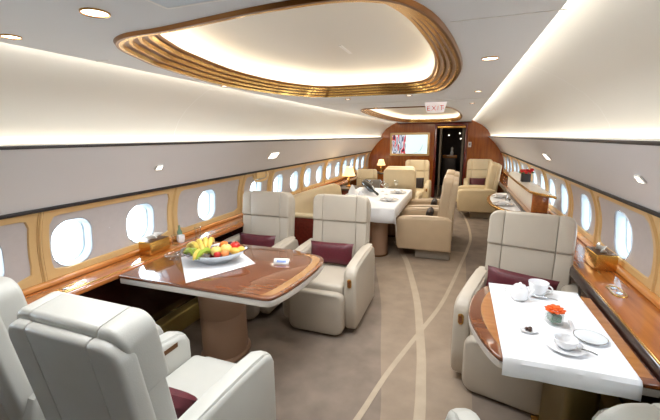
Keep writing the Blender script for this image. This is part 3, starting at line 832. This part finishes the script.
bunch = [(-.165, .015, .112, .95, 'banana', 'banana at the far left end of the bunch in the bowl'), (-.14, -.015, .128, .8, 'banana', 'banana second from the left end of the bunch in the bowl'),
         (-.105, .0, .142, .55, 'banana', 'banana third from the left in the bunch, high on the heap'), (-.065, .015, .150, .3, 'banana', 'topmost banana of the bunch, fourth from the left'),
         (-.03, .03, .146, .1, 'banana', 'banana at the right back of the bunch beside the apples'),
         (-.155, -.055, .092, .9, 'bgreen', 'green banana at the left front of the bowl below the yellow ones'), (-.115, -.075, .096, .7, 'bgreen', 'green banana second from the left at the front of the bowl'),
         (-.075, -.080, .098, -.35, 'banana', 'yellow banana at the front centre of the bunch between the green ones'), (-.045, -.078, .098, -.55, 'bgreen', 'green banana at the front of the bunch, next to the apple'),
         (-.08, -.04, .124, .45, 'banana', 'banana lying in the middle of the bunch above the green ones')]
for lx, ly, z, an, m, lb in bunch:
    p = fr(lx, ly, z); o = thing('banana', lb, 'banana', p, ba + an)
    bm = bmesh.new(); pts, rr = [], []
    for k in range(13):
        u = k / 12 * 2 - 1; pts.append((0, u * .078, .022 - .046 * u * u)); rr.append(.0205 * max(.25, (1 - abs(u) ** 5)))
    tube(bm, pts, rr, 7); obj('peel', bm, M[m], o)
    bm = bmesh.new(); tube(bm, [(0, .077, -.024), (0, .092, -.034)], .005, 6); obj('stem', bm, M['choc'], o)

# small things on the walnut table
t = thing('glass_dish', 'small round glass dish on the walnut table left of the fruit bowl', 'dish', (-1.40, 2.08, ZTB + .001))
bm = bmesh.new(); lathe(bm, [(0, 0), (.04, 0), (.058, .012), (.062, .026), (.058, .027), (.052, .014), (.038, .006), (0, .006)], 28); obj('dish', bm, M['glass'], t)
bm = bmesh.new(); lathe(bm, [(.058, .0255), (.0625, .0275), (.058, .029)], 28); obj('rim', bm, M['silver'], t)
t = thing('card', 'small white folded card lying on the walnut table near its rounded end', 'card', (-.52, 2.235, ZTB + .0015), .25)
bm = bmesh.new(); strip(bm, [[(x_, -.034, 0), (x_, 0, .034), (x_, .030, 0)] for x_ in (-.058, .058)])
pp = obj('paper', bm, M['white'], t); pp.modifiers.new('thickness', 'SOLIDIFY').thickness = .0015
bm = bmesh.new(); rbox(bm, (0, 0, 0), (.07, .018, .0012), 0, 1, Matrix.Translation((0, -.018, .0182)) @ Matrix.Rotation(math.atan2(.034, .034), 4, 'X')); obj('print', bm, mat('print_blue', (120, 140, 190), .5), t)
bm = bmesh.new(); lathe(bm, [(0, 0), (.07, .0), (.10, .018), (.097, .02), (.068, .005), (0, .004)], 28); tag(obj('plate', bm, M['porc'], None, True, (-1.17, 2.40, ZTB + .001)), 'white plate behind the fruit bowl', 'plate')

# ------------------------------------------------------------------ ledge things
def tissue(label, loc, rz):
    o = thing('tissue_box', label, 'box', loc, rz)
    bm = bmesh.new(); rbox(bm, (0, 0, .055), (.13, .20, .11), .008); obj('case', bm, M['brass'], o)['label'] = 'gilt case'
    bm = bmesh.new(); rbox(bm, (0, 0, .111), (.12, .19, .004), .001); obj('rim', bm, M['golddk'], o)
    bm = bmesh.new()
    rows = []
    for i in range(7):
        u = i / 6 - .5; rows.append([(.02 * math.sin(u * 9 + j), u * .10 * (1 + .2 * j), .105 + .016 * j + .006 * math.cos(u * 14 + j)) for j in range(4)])
    strip(bm, rows); x = obj('tissue', bm, M['white'], o); x.modifiers.new('thickness', 'SOLIDIFY').thickness = .0015
    return o
tissue('gilt tissue box on the right ledge below the oval window', (1.645, 2.86, .741), .05)
tissue('gilt tissue box on the left ledge below the second window', (-1.622, 2.13, .741), 0)
def grommet(label, loc):
    o = thing('ledge_socket', label, 'socket', loc)
    bm = bmesh.new(); A = rrect(0, 0, .075, .17, .036); 
    strip(bm, [[(*p, .0) for p in rrect(0, 0, .075, .17, .036)], [(*p, .006) for p in rrect(0, 0, .07, .165, .034)], [(*p, .006) for p in rrect(0, 0, .056, .15, .027)], [(*p, .001) for p in rrect(0, 0, .052, .146, .025)]], True)
    obj('bezel', bm, M['brass'], o)
    bm = bmesh.new(); prism(bm, rrect(0, 0, .054, .148, .026), .0025, 0); obj('cover', bm, M['ledge'], o)
    for y in (-.04, .04):
        bm = bmesh.new(); cyl(bm, (0, y, .0025), .016, .005, 16); obj('socket', bm, M['silver'], o)
grommet('oval brass socket plate in the left ledge near the first window', (-1.575, 1.42, .7405))
grommet('oval brass socket plate in the right ledge before the tissue box', (1.59, 2.40, .7405))
def tumbler(label, loc, r=.032, h=.09, group=None):
    bm = bmesh.new(); lathe(bm, [(0, 0), (r * .85, 0), (r, h), (r * .93, h), (r * .78, .008), (0, .008)], 20)
    return tag(obj('tumbler', bm, M['glass'], None, True, loc), label, 'glass', group)
tumbler('clear tumbler on the left ledge just beyond the tissue box', (-1.60, 2.33, .741))
tumbler('clear tumbler on the left ledge behind the fruit bowl', (-1.60, 2.62, .741))
bm = bmesh.new(); lathe(bm, [(0, 0), (.028, 0), (.036, .03), (.034, .06), (.031, .06), (.03, .006), (0, .006)], 20); tag(obj('cup', bm, M['porc'], None, True, (-1.63, 2.43, .741)), 'small white cup on the left ledge between two tumblers', 'cup')
bm = bmesh.new(); lathe(bm, [(0, 0), (.022, 0), (.022, .08), (.010, .11), (.010, .14), (0, .14)], 16); o = obj('bottle', bm, mat('bottle_green', (110, 140, 120), .15, coat=.5), None, True, (-1.675, 2.47, .741)); tag(o, 'small green bottle on the left ledge against the window post', 'bottle')

# ------------------------------------------------------------------ coffee things on the right table
ZR = ZTB + .0125
def saucer(bm, r, z=0): lathe(bm, [(0, z), (r * .55, z), (r * .95, z + .012), (r, z + .016), (r * .94, z + .0165), (r * .55, z + .005), (0, z + .005)], 32)
def handle(bm, x, z, rx, rz, r=.0045, dirx=1):
    tube(bm, [(x + dirx * rx * math.sin(PI * k / 10), 0, z + rz * math.cos(PI * k / 10)) for k in range(11)], r, 7)
t = thing('teapot', 'white porcelain teapot at the far left of the coffee table cloth', 'teapot', (1.035, 2.10, ZR), 2.9); t.scale = (.9, .9, .82)
bm = bmesh.new(); lathe(bm, [(0, 0), (.036, 0), (.05, .02), (.052, .05), (.044, .08), (.034, .09), (.034, .094), (0, .094)], 28); obj('body', bm, M['porc'], t)
bm = bmesh.new(); lathe(bm, [(.036, .092), (.03, .102), (.012, .108), (.008, .118), (.004, .122), (0, .122)], 24); obj('lid', bm, M['porc'], t)
bm = bmesh.new(); handle(bm, .047, .052, .035, .03); obj('handle', bm, M['porc'], t)
bm = bmesh.new(); tube(bm, [(-.045, 0, .035), (-.065, 0, .055), (-.078, 0, .085)], [.012, .009, .006], 8); obj('spout', bm, M['porc'], t)
t = thing('coffee_cup', 'white cup on saucer at the back of the coffee table, right of the teapot', 'cup', (1.145, 2.20, ZR), -.4)
bm = bmesh.new(); saucer(bm, .075); obj('saucer', bm, M['porc'], t)
bm = bmesh.new(); lathe(bm, [(0, .008), (.03, .008), (.045, .03), (.053, .075), (.050, .075), (.04, .03), (.026, .014), (0, .014)], 28); obj('cup', bm, M['porc'], t)
bm = bmesh.new(); handle(bm, .047, .045, .024, .02); obj('handle', bm, M['porc'], t)
bm = bmesh.new(); rbox(bm, (.06, -.06, .018), (.10, .008, .003), .001); ball(bm, (.005, -.06, .018), .010, 8, (1.4, 1, .3)); obj('spoon', bm, M['silver'], t)
t = thing('soup_cup', 'wide white cup on saucer at the front of the coffee table', 'cup', (1.15, 1.64, ZR), -.35)
t.scale = (.78, .78, .78)
bm = bmesh.new(); saucer(bm, .098); obj('saucer', bm, M['porc'], t)
bm = bmesh.new(); lathe(bm, [(0, .008), (.035, .008), (.052, .025), (.06, .058), (.057, .058), (.048, .027), (.032, .014), (0, .014)], 32); obj('cup', bm, M['porc'], t)
bm = bmesh.new(); handle(bm, .055, .038, .022, .015); obj('handle', bm, M['porc'], t)
bm = bmesh.new(); tube(bm, [(.075, .01, .018), (.11, .0, .022), (.145, -.01, .02)], .004, 7); obj('spoon', bm, M['silver'], t)
t = thing('glass_plate', 'pale frosted glass plate at the right front of the coffee table beside the wide cup', 'plate', (1.275, 1.755, ZR)); t.scale = (.72, .72, .8)
bm = bmesh.new(); lathe(bm, [(0, 0), (.05, 0), (.085, .010), (.09, .013), (.084, .014), (.05, .005), (0, .005)], 32); obj('plate', bm, M['frost'], t)
bm = bmesh.new(); lathe(bm, [(.087, .0125), (.0915, .0135), (.087, .0148)], 32); obj('rim', bm, M['silver'], t)
bm = bmesh.new(); rbox(bm, (0, 0, .004), (.016, .15, .006), .002); o = obj('table_knife', bm, M['porc'], None, True, (1.225, 1.83, ZR)); o.rotation_euler.z = -.1; tag(o, 'white handled knife lying between wide cup and glass plate', 'knife')
t = thing('flower_vase', 'square glass vase with orange flower in the middle of the coffee table', 'vase', (1.155, 1.865, ZR), .3); t.scale = (.9, .9, .85)
bm = bmesh.new()
strip(bm, [[(*p, z) for p in rrect(0, 0, w_, w_, .008, 3)] for w_, z in ((.07, 0), (.072, .07), (.066, .07), (.064, .008))], True)
bm.faces.new([bm.verts.new((*p, 0)) for p in rrect(0, 0, .07, .07, .008, 3)]); obj('glass', bm, M['glass'], t)
bm = bmesh.new(); rbox(bm, (0, 0, .034), (.056, .056, .048), .01); obj('foliage', bm, M['moss'], t)
bm = bmesh.new()
for ringn, rad, ht in ((9, .034, .078), (7, .022, .088), (5, .010, .095)):
    for k in range(ringn):
        a = 2 * PI * k / ringn + rad * 30; ball(bm, (rad * math.cos(a), rad * math.sin(a), ht), .016, 8, (1.2, .8, .45), Matrix.Rotation(a, 4, 'Z') @ Matrix.Rotation(-.35, 4, 'Y'))
obj('flower', bm, M['petal'], t)
t = thing('sweets_dish', 'tiny white dish of chocolates at the left front of the coffee table', 'dish', (1.025, 1.74, ZR), .2)
bm = bmesh.new(); lathe(bm, [(0, 0), (.02, 0), (.034, .008), (.032, .009), (.018, .003), (0, .003)], 20, (0, 0, 0), 1.2, .9); obj('dish', bm, M['porc'], t)
for dx, dy in ((-.008, 0), (.01, .006), (.004, -.01)):
    bm = bmesh.new(); ball(bm, (dx, dy, .012), .010, 8, (1, .8, .8)); obj('chocolate', bm, M['choc'], t)

# ------------------------------------------------------------------ dining setting
ZD = ZTB + .0115
def wine_glass(label, loc, group):
    bm = bmesh.new(); lathe(bm, [(0, 0), (.034, 0), (.034, .002), (.005, .006), (.004, .075), (.012, .085), (.034, .115), (.036, .145), (.030, .18), (.028, .18), (.034, .145), (.032, .117), (0, .088)], 18)
    return tag(obj('wine_glass', bm, M['glass'], None, True, loc), label, 'glass', group)
for k, (x, y, lb) in enumerate([(-.38, 5.55, 'stemmed wine glass near the middle of the long table beside the dark bottle'), (-.30, 6.02, 'stemmed wine glass at the far end of the long table'), (-.72, 5.9, 'stemmed wine glass at the far left of the long table'), (-.50, 5.85, 'stemmed wine glass behind the dark bottle on the long table')]):
    wine_glass(lb, (x, y, ZD), 'wine glasses on the long table')
def setting(label, loc):
    o = thing('place_setting', label, 'plate', loc)
    bm = bmesh.new(); lathe(bm, [(0, 0), (.08, 0), (.13, .014), (.135, .016), (.13, .018), (.08, .005), (0, .005)], 32); obj('plate', bm, M['porc'], o)
    bm = bmesh.new(); lathe(bm, [(0, .006), (.035, .006), (.065, .035), (.068, .045), (.065, .045), (.033, .012), (0, .012)], 28); obj('bowl', bm, M['porc'], o)
setting('white plate and bowl nearest the aisle chairs on the long table', (-.235, 5.02, ZD))
setting('white plate and bowl at the far aisle corner of the long table', (-.22, 5.75, ZD))
setting('white plate and bowl on the window side of the long table', (-.80, 5.08, ZD))
def napkin(label, loc, rz):
    bm = bmesh.new(); lathe(bm, [(.07, 0), (.06, .05), (.035, .11), (.01, .15), (0, .152)], 10, (0, 0, 0), 1, .6)
    for i, v in enumerate(bm.verts): v.co += Vector((random.uniform(-.008, .008), random.uniform(-.008, .008), 0))
    o = obj('napkin', bm, M['cloth'], None, True, loc); o.rotation_euler.z = rz; tag(o, label, 'napkin')
napkin('folded white napkin standing on the window side of the long table', (-.90, 5.42, ZD), .4)
napkin('folded white napkin standing near the front of the long table', (-.62, 4.85, ZD), 1.0)
nk, bs = Vector((-.47, 5.34, ZD + .026)), Vector((-.80, 5.72, ZD + .165))
t = thing('wine_bottle', 'large dark bottle lying tilted on a white cloth rest on the long table', 'bottle', tuple((nk.x + .0, nk.y, ZD)))
ax = (bs - nk); mt = Matrix.Translation(nk - Vector(t.location)) @ ax.to_track_quat('Z', 'Y').to_matrix().to_4x4()
bm = bmesh.new(); lathe(bm, [(0, 0), (.019, 0), (.021, .02), (.019, .04), (.02, .13), (.045, .19), (.052, .22), (.052, .48), (.046, .495), (0, .495)], 24, mtx=mt); obj('glass', bm, M['bottle'], t)
bm = bmesh.new(); lathe(bm, [(.0, 0), (.10, 0), (.105, .03), (.085, .06), (.045, .078), (0, .08)], 18, (-.24, .28, 0)); obj('rest', bm, M['cloth'], t)
# settings on the half oval table
for k, (x, y, lb) in enumerate([(1.27, 5.22, 'near white plate and bowl on the half oval table at the far right'), (1.30, 5.85, 'far white plate and bowl on the half oval table at the far right')]):
    setting(lb, (x, y, .7265))
bm = bmesh.new(); lathe(bm, [(0, 0), (.03, 0), (.04, .03), (.03, .07), (.02, .1), (0, .1)], 16); tag(obj('cruet', bm, M['silver'], None, True, (1.36, 5.52, .7265)), 'silver cruet between the two plates on the half oval table', 'cruet')

# ------------------------------------------------------------------ fittings
# television
t = thing('television', 'lit wall television in a beige frame on the far wooden wall', 'television', (-.61, Y1 - .002, 1.43))
bm = bmesh.new(); prism(bm, rrect(0, 0, 1.06, .62, .03, 4), .03, .008, 2, Matrix.Rotation(PI / 2, 4, 'X')); obj('frame', bm, mat('tv_frame', (206, 172, 120), .4, metal=.3), t)
bm = bmesh.new(); strip(bm, [[(-.47, -.034, -.25), (-.10, -.034, -.25)], [(-.47, -.034, .25), (-.10, -.034, .25)]])
def screenmat(name, cols, scale, strength):
    m = bpy.data.materials.new(name); m.use_nodes = True; nt = m.node_tree; b = nt.nodes['Principled BSDF']
    tc = nt.nodes.new('ShaderNodeTexCoord'); mp = nt.nodes.new('ShaderNodeMapping'); mp.inputs['Scale'].default_value = scale
    v = nt.nodes.new('ShaderNodeTexNoise'); v.inputs['Scale'].default_value = 1; v.inputs['Detail'].default_value = 1
    r = nt.nodes.new('ShaderNodeValToRGB'); r.color_ramp.interpolation = 'CONSTANT'
    while len(r.color_ramp.elements) < len(cols): r.color_ramp.elements.new(.5)
    for k, c in enumerate(cols): r.color_ramp.elements[k].position = [0, .38, .46, .52, .6][k]; r.color_ramp.elements[k].color = (*lin(c), 1)
    nt.links.new(tc.outputs['Object'], mp.inputs['Vector']); nt.links.new(mp.outputs['Vector'], v.inputs['Vector']); nt.links.new(v.outputs['Fac'], r.inputs['Fac'])
    nt.links.new(r.outputs['Color'], b.inputs['Emission Color']); nt.links.new(r.outputs['Color'], b.inputs['Base Color']); b.inputs['Emission Strength'].default_value = strength; b.inputs['Roughness'].default_value = .2
    return m
sc = obj('screen', bm, screenmat('screen_picture', [(60, 40, 60), (190, 70, 84), (206, 212, 226), (84, 92, 116), (176, 186, 206)], (11, 1, 4), .8), t, False); sc['label'] = 'screen part with a red and grey picture'
bm = bmesh.new(); strip(bm, [[(-.10, -.034, -.25), (.47, -.034, -.25)], [(-.10, -.034, .25), (.47, -.034, .25)]])
s2 = obj('screen', bm, mat('screen_pale', (214, 238, 242), .2, emit=.85, ecol=(214, 240, 244)), t, False); s2['label'] = 'screen part with a pale blue map'
bm = bmesh.new(); tube(bm, [(.13 + .22 * math.sin(a), -.036, -.23 + .26 * (1 - math.cos(a))) for a in [k * .12 for k in range(13)]], .006, 5); obj('map_line', bm, M['rim'], s2)
# exit sign
t = thing('exit_sign', 'white illuminated EXIT sign with red letters hanging from the ceiling', 'sign', (.405, 4.1, ZC - .001))
bm = bmesh.new(); prism(bm, [(-.085, -.105), (.085, -.105), (.115, 0), (-.115, 0)], .018, .003, 2, Matrix.Translation((0, .009, 0)) @ Matrix.Rotation(PI / 2, 4, 'X')); obj('panel', bm, M['exitw'], t)
def text(s, size, m, parent, loc, name):
    cu = bpy.data.curves.new(name, 'FONT'); cu.body = s; cu.size = size; cu.align_x = 'CENTER'; cu.align_y = 'CENTER'; cu.extrude = .001; cu.space_character = 1.15
    tmp = bpy.data.objects.new(name, cu); COL.objects.link(tmp)
    dg = bpy.context.evaluated_depsgraph_get(); me = bpy.data.meshes.new_from_object(tmp.evaluated_get(dg)); bpy.data.objects.remove(tmp)
    me.materials.clear(); me.materials.append(m)
    o = bpy.data.objects.new(name, me); COL.objects.link(o); o.parent = parent; o.location = loc; o.rotation_euler = (PI / 2, 0, 0); return o
text('EXIT', .078, M['exitr'], t, (0, -.011, -.062), 'lettering')
bm = bmesh.new()
for s in (-1, 1): prism(bm, [(s * .092, -.062), (s * .078, -.052), (s * .078, -.072)], .002, 0, 1, Matrix.Translation((0, -.0095, 0)) @ Matrix.Rotation(PI / 2, 4, 'X'))
obj('arrow', bm, M['exitr'], t)
# downlights
def downlight(label, x, y, r=.04):
    o = thing('ceiling_downlight', label, 'light', (x, y, ZC - .0005), 0, None)
    bm = bmesh.new(); lathe(bm, [(r, .0), (r * 1.12, 0), (r * 1.1, -.005), (r, -.004), (r * .98, .0)], 28); obj('ring', bm, M['brass'], o)
    bm = bmesh.new(); lathe(bm, [(r, -.002), (0, -.002)], 24); obj('lens', bm, M['lens'], o)
    return o
DL = [(-.315, .803, 'round downlight at upper left of the photo near the ceiling coffer'), (-.80, .868, 'round downlight cut by the left edge of the photo above the cove', ),
      (.78, 1.9, 'round downlight right of the large ceiling coffer'), (-.862, 2.16, 'small downlight left of the large ceiling coffer'), (.231, 3.28, 'small downlight just beyond the large coffer, right of centre'),
      (-.35, 3.36, 'small downlight just beyond the large coffer, left of centre'), (.786, 3.226, 'small downlight beyond the first on the right ceiling edge'), (.774, 4.37, 'small downlight on the right ceiling edge level with the exit sign'), (-.335, 4.5, 'small downlight left of the exit sign before the second coffer')]
for i, (x, y, lb) in enumerate(DL): downlight(lb, x, y, .034 if i in (0, 2) else (.026 if i == 1 else .024))
t = thing('ceiling_hatch', 'square pale blue hatch in the ceiling at the top edge of the photo', 'hatch', (.03, .717, ZC - .0005))
bm = bmesh.new(); rbox(bm, (0, 0, -.003), (.24, .24, .006), .002); obj('cover', bm, M['hatch'], t)
bm = bmesh.new(); strip(bm, [[(*p, -.002) for p in rrect(0, 0, .262, .262, .01, 3)], [(*p, -.007) for p in rrect(0, 0, .255, .255, .01, 3)], [(*p, -.007) for p in rrect(0, 0, .24, .24, .01, 3)]], True); obj('rim', bm, M['white'], t)
# reading lights on overhead panels
def reading(label, s, y, sz=.07):
    z = 1.43; u = (z - ZT) / (1.612 - ZT); x = 1.672 - .32 * u + .014
    o = thing('reading_light', label, 'light', (s * x, y, z)); o.rotation_euler = (0, s * math.radians(-50 + 90) if False else 0, 0)
    ang = math.atan2(1.612 - ZT, 1.672 - 1.352)
    mt = Matrix.Rotation(s * (PI / 2 - ang) * -1, 4, 'Y')
    bm = bmesh.new(); rbox(bm, (0, 0, 0), (.012, sz * 1.2, .03 + sz * .35), .004, 2, mt); obj('bezel', bm, M['white'], o)
    bm = bmesh.new(); rbox(bm, (-s * .005, 0, 0), (.006, sz, .016 + sz * .35), .002, 2, mt); obj('lens', bm, M['lens'], o)
reading('lit reading light on the left overhead panel above the armchairs', -1, 4.0, .19)
reading('small reading light on the left overhead panel above the fruit table', -1, 2.16, .05)
reading('lit reading light on the right overhead panel, the farther one', 1, 4.2, .15)
reading('small reading light on the right overhead panel near the right edge', 1, 2.16, .05)
# folded gilt bracket in the narrow bay
t = thing('grab_handle', 'gilt U shaped handle hanging at the top of the narrow left window bay', 'handle', (-1.69, 3.93, 1.17))
bm = bmesh.new(); tube(bm, [(0, -.17, .07), (.02, -.165, 0), (.02, -.13, -.045), (.02, 0, -.055), (.02, .13, -.045), (.02, .165, 0), (0, .17, .07)], .016, 10); obj('grip', bm, M['gold'], t)
bm = bmesh.new(); rbox(bm, (.012, 0, .02), (.03, .22, .09), .012); obj('housing', bm, M['gold'], t)
# switch plate, corridor contents
t = thing('switch_plate', 'small pale switch plate on the wooden wall right of the doorway', 'switch', (.92, Y1 - .001, 1.42))
bm = bmesh.new(); rbox(bm, (0, -.006, 0), (.075, .012, .13), .005); obj('plate', bm, M['band'], t)
bm = bmesh.new(); rbox(bm, (0, -.014, .005), (.04, .006, .06), .002); obj('rocker', bm, M['rim'], t)
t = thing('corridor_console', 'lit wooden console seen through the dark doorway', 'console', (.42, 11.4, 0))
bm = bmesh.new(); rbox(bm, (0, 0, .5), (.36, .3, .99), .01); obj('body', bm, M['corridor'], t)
bm = bmesh.new(); rbox(bm, (0, 0, 1.04), (.4, .34, .09), .01); obj('top', bm, M['border'], t)
bm = bmesh.new(); lathe(bm, [(0, 0), (.04, 0), (.05, .06), (.03, .12), (.035, .2), (0, .24)], 16); tag(obj('vase', bm, M['porc'], None, True, (.47, 11.35, 1.0855)), 'white vase on the console beyond the doorway', 'vase')
for x, z, lb in ((.33, 1.66, 'left small ceiling spot in the dark corridor'), (.66, 1.72, 'upper right small spot in the dark corridor'), (.70, 1.55, 'lower right small spot in the dark corridor')):
    o = thing('wall_spot', lb, 'light', (x, 12.55, z))
    bm = bmesh.new(); cyl(bm, (0, 0, 0), .018, .02, 12); bmesh.ops.rotate(bm, verts=bm.verts[:], cent=(0, 0, 0), matrix=Matrix.Rotation(PI / 2, 3, 'X')); obj('lens', bm, M['lens'], o)
    bm = bmesh.new(); lathe(bm, [(.018, .0), (.024, .01), (.018, .021)], 12); bmesh.ops.rotate(bm, verts=bm.verts[:], cent=(0, 0, 0), matrix=Matrix.Rotation(PI / 2, 3, 'X')); obj('ring', bm, M['silver'], o)

# ------------------------------------------------------------------ light
def area(name, loc, d, sx, sy, e, col=(1, .93, .82), spread=PI):
    l = bpy.data.lights.new(name, 'AREA'); l.shape = 'RECTANGLE'; l.size = sx; l.size_y = sy; l.energy = e; l.color = col; l.spread = spread
    o = bpy.data.objects.new(name, l); COL.objects.link(o); o.location = loc
    z = -Vector(d).normalized(); y = Vector((0, 1, 0)); y = (y - z * y.dot(z)).normalized() if abs(z.y) < .99 else Vector((1, 0, 0)); x = y.cross(z)
    o.matrix_world = Matrix(((x.x, y.x, z.x, loc[0]), (x.y, y.y, z.y, loc[1]), (x.z, y.z, z.z, loc[2]), (0, 0, 0, 1)))
    return o
WARM = (1, .91, .76)
for s in (-1, 1):
    area('cove_light', (s * 1.378, 4.3, 1.624), (-s * .25, 0, 1), .02, 11.2, 9, WARM)
    area('ceiling_edge_light', (s * .872, 4.3, 2.026), (s * 1, 0, -.12), .014, 11.2, 34, (1, .94, .82))
for k, e in ((0, 44), (1, 62)):
    area('coffer_fill', (CEN[k][0], CEN[k][1], 2.16), (0, 0, -1), .9, HH[k][1] * 1.3, e, (.90, .96, 1) if k == 0 else (1, .93, .80))  # added fill lamp below each dome, standing in for its indirect glow
for x, y, lb in DL:
    l = bpy.data.lights.new('downlight', 'SPOT'); l.energy = 26 if y < 2.5 else 22; l.spot_size = 1.9; l.spot_blend = .8; l.shadow_soft_size = .05; l.color = (.97, .98, 1) if y < 2.5 else (1, .95, .87)
    o = bpy.data.objects.new('downlight', l); COL.objects.link(o); o.location = (x, y, ZC - .02)
for x, y, z in ((-1.30, 6.62, 1.02), (-1.29, 9.55, 1.0)):
    l = bpy.data.lights.new('lamp_bulb', 'POINT'); l.energy = 3; l.shadow_soft_size = .04; l.color = (1, .8, .5)
    o = bpy.data.objects.new('lamp_bulb', l); COL.objects.link(o); o.location = (x, y, z)
w = bpy.data.worlds.new('daylight'); S.world = w; w.use_nodes = True
w.node_tree.nodes['Background'].inputs[0].default_value = (.82, .92, 1, 1); w.node_tree.nodes['Background'].inputs[1].default_value = 15.0

S.view_settings.view_transform = 'Standard'; S.view_settings.look = 'None'; S.view_settings.gamma = 1; S.view_settings.use_curve_mapping = False
S.view_settings.exposure = -0.22
S.cycles.use_denoising = True
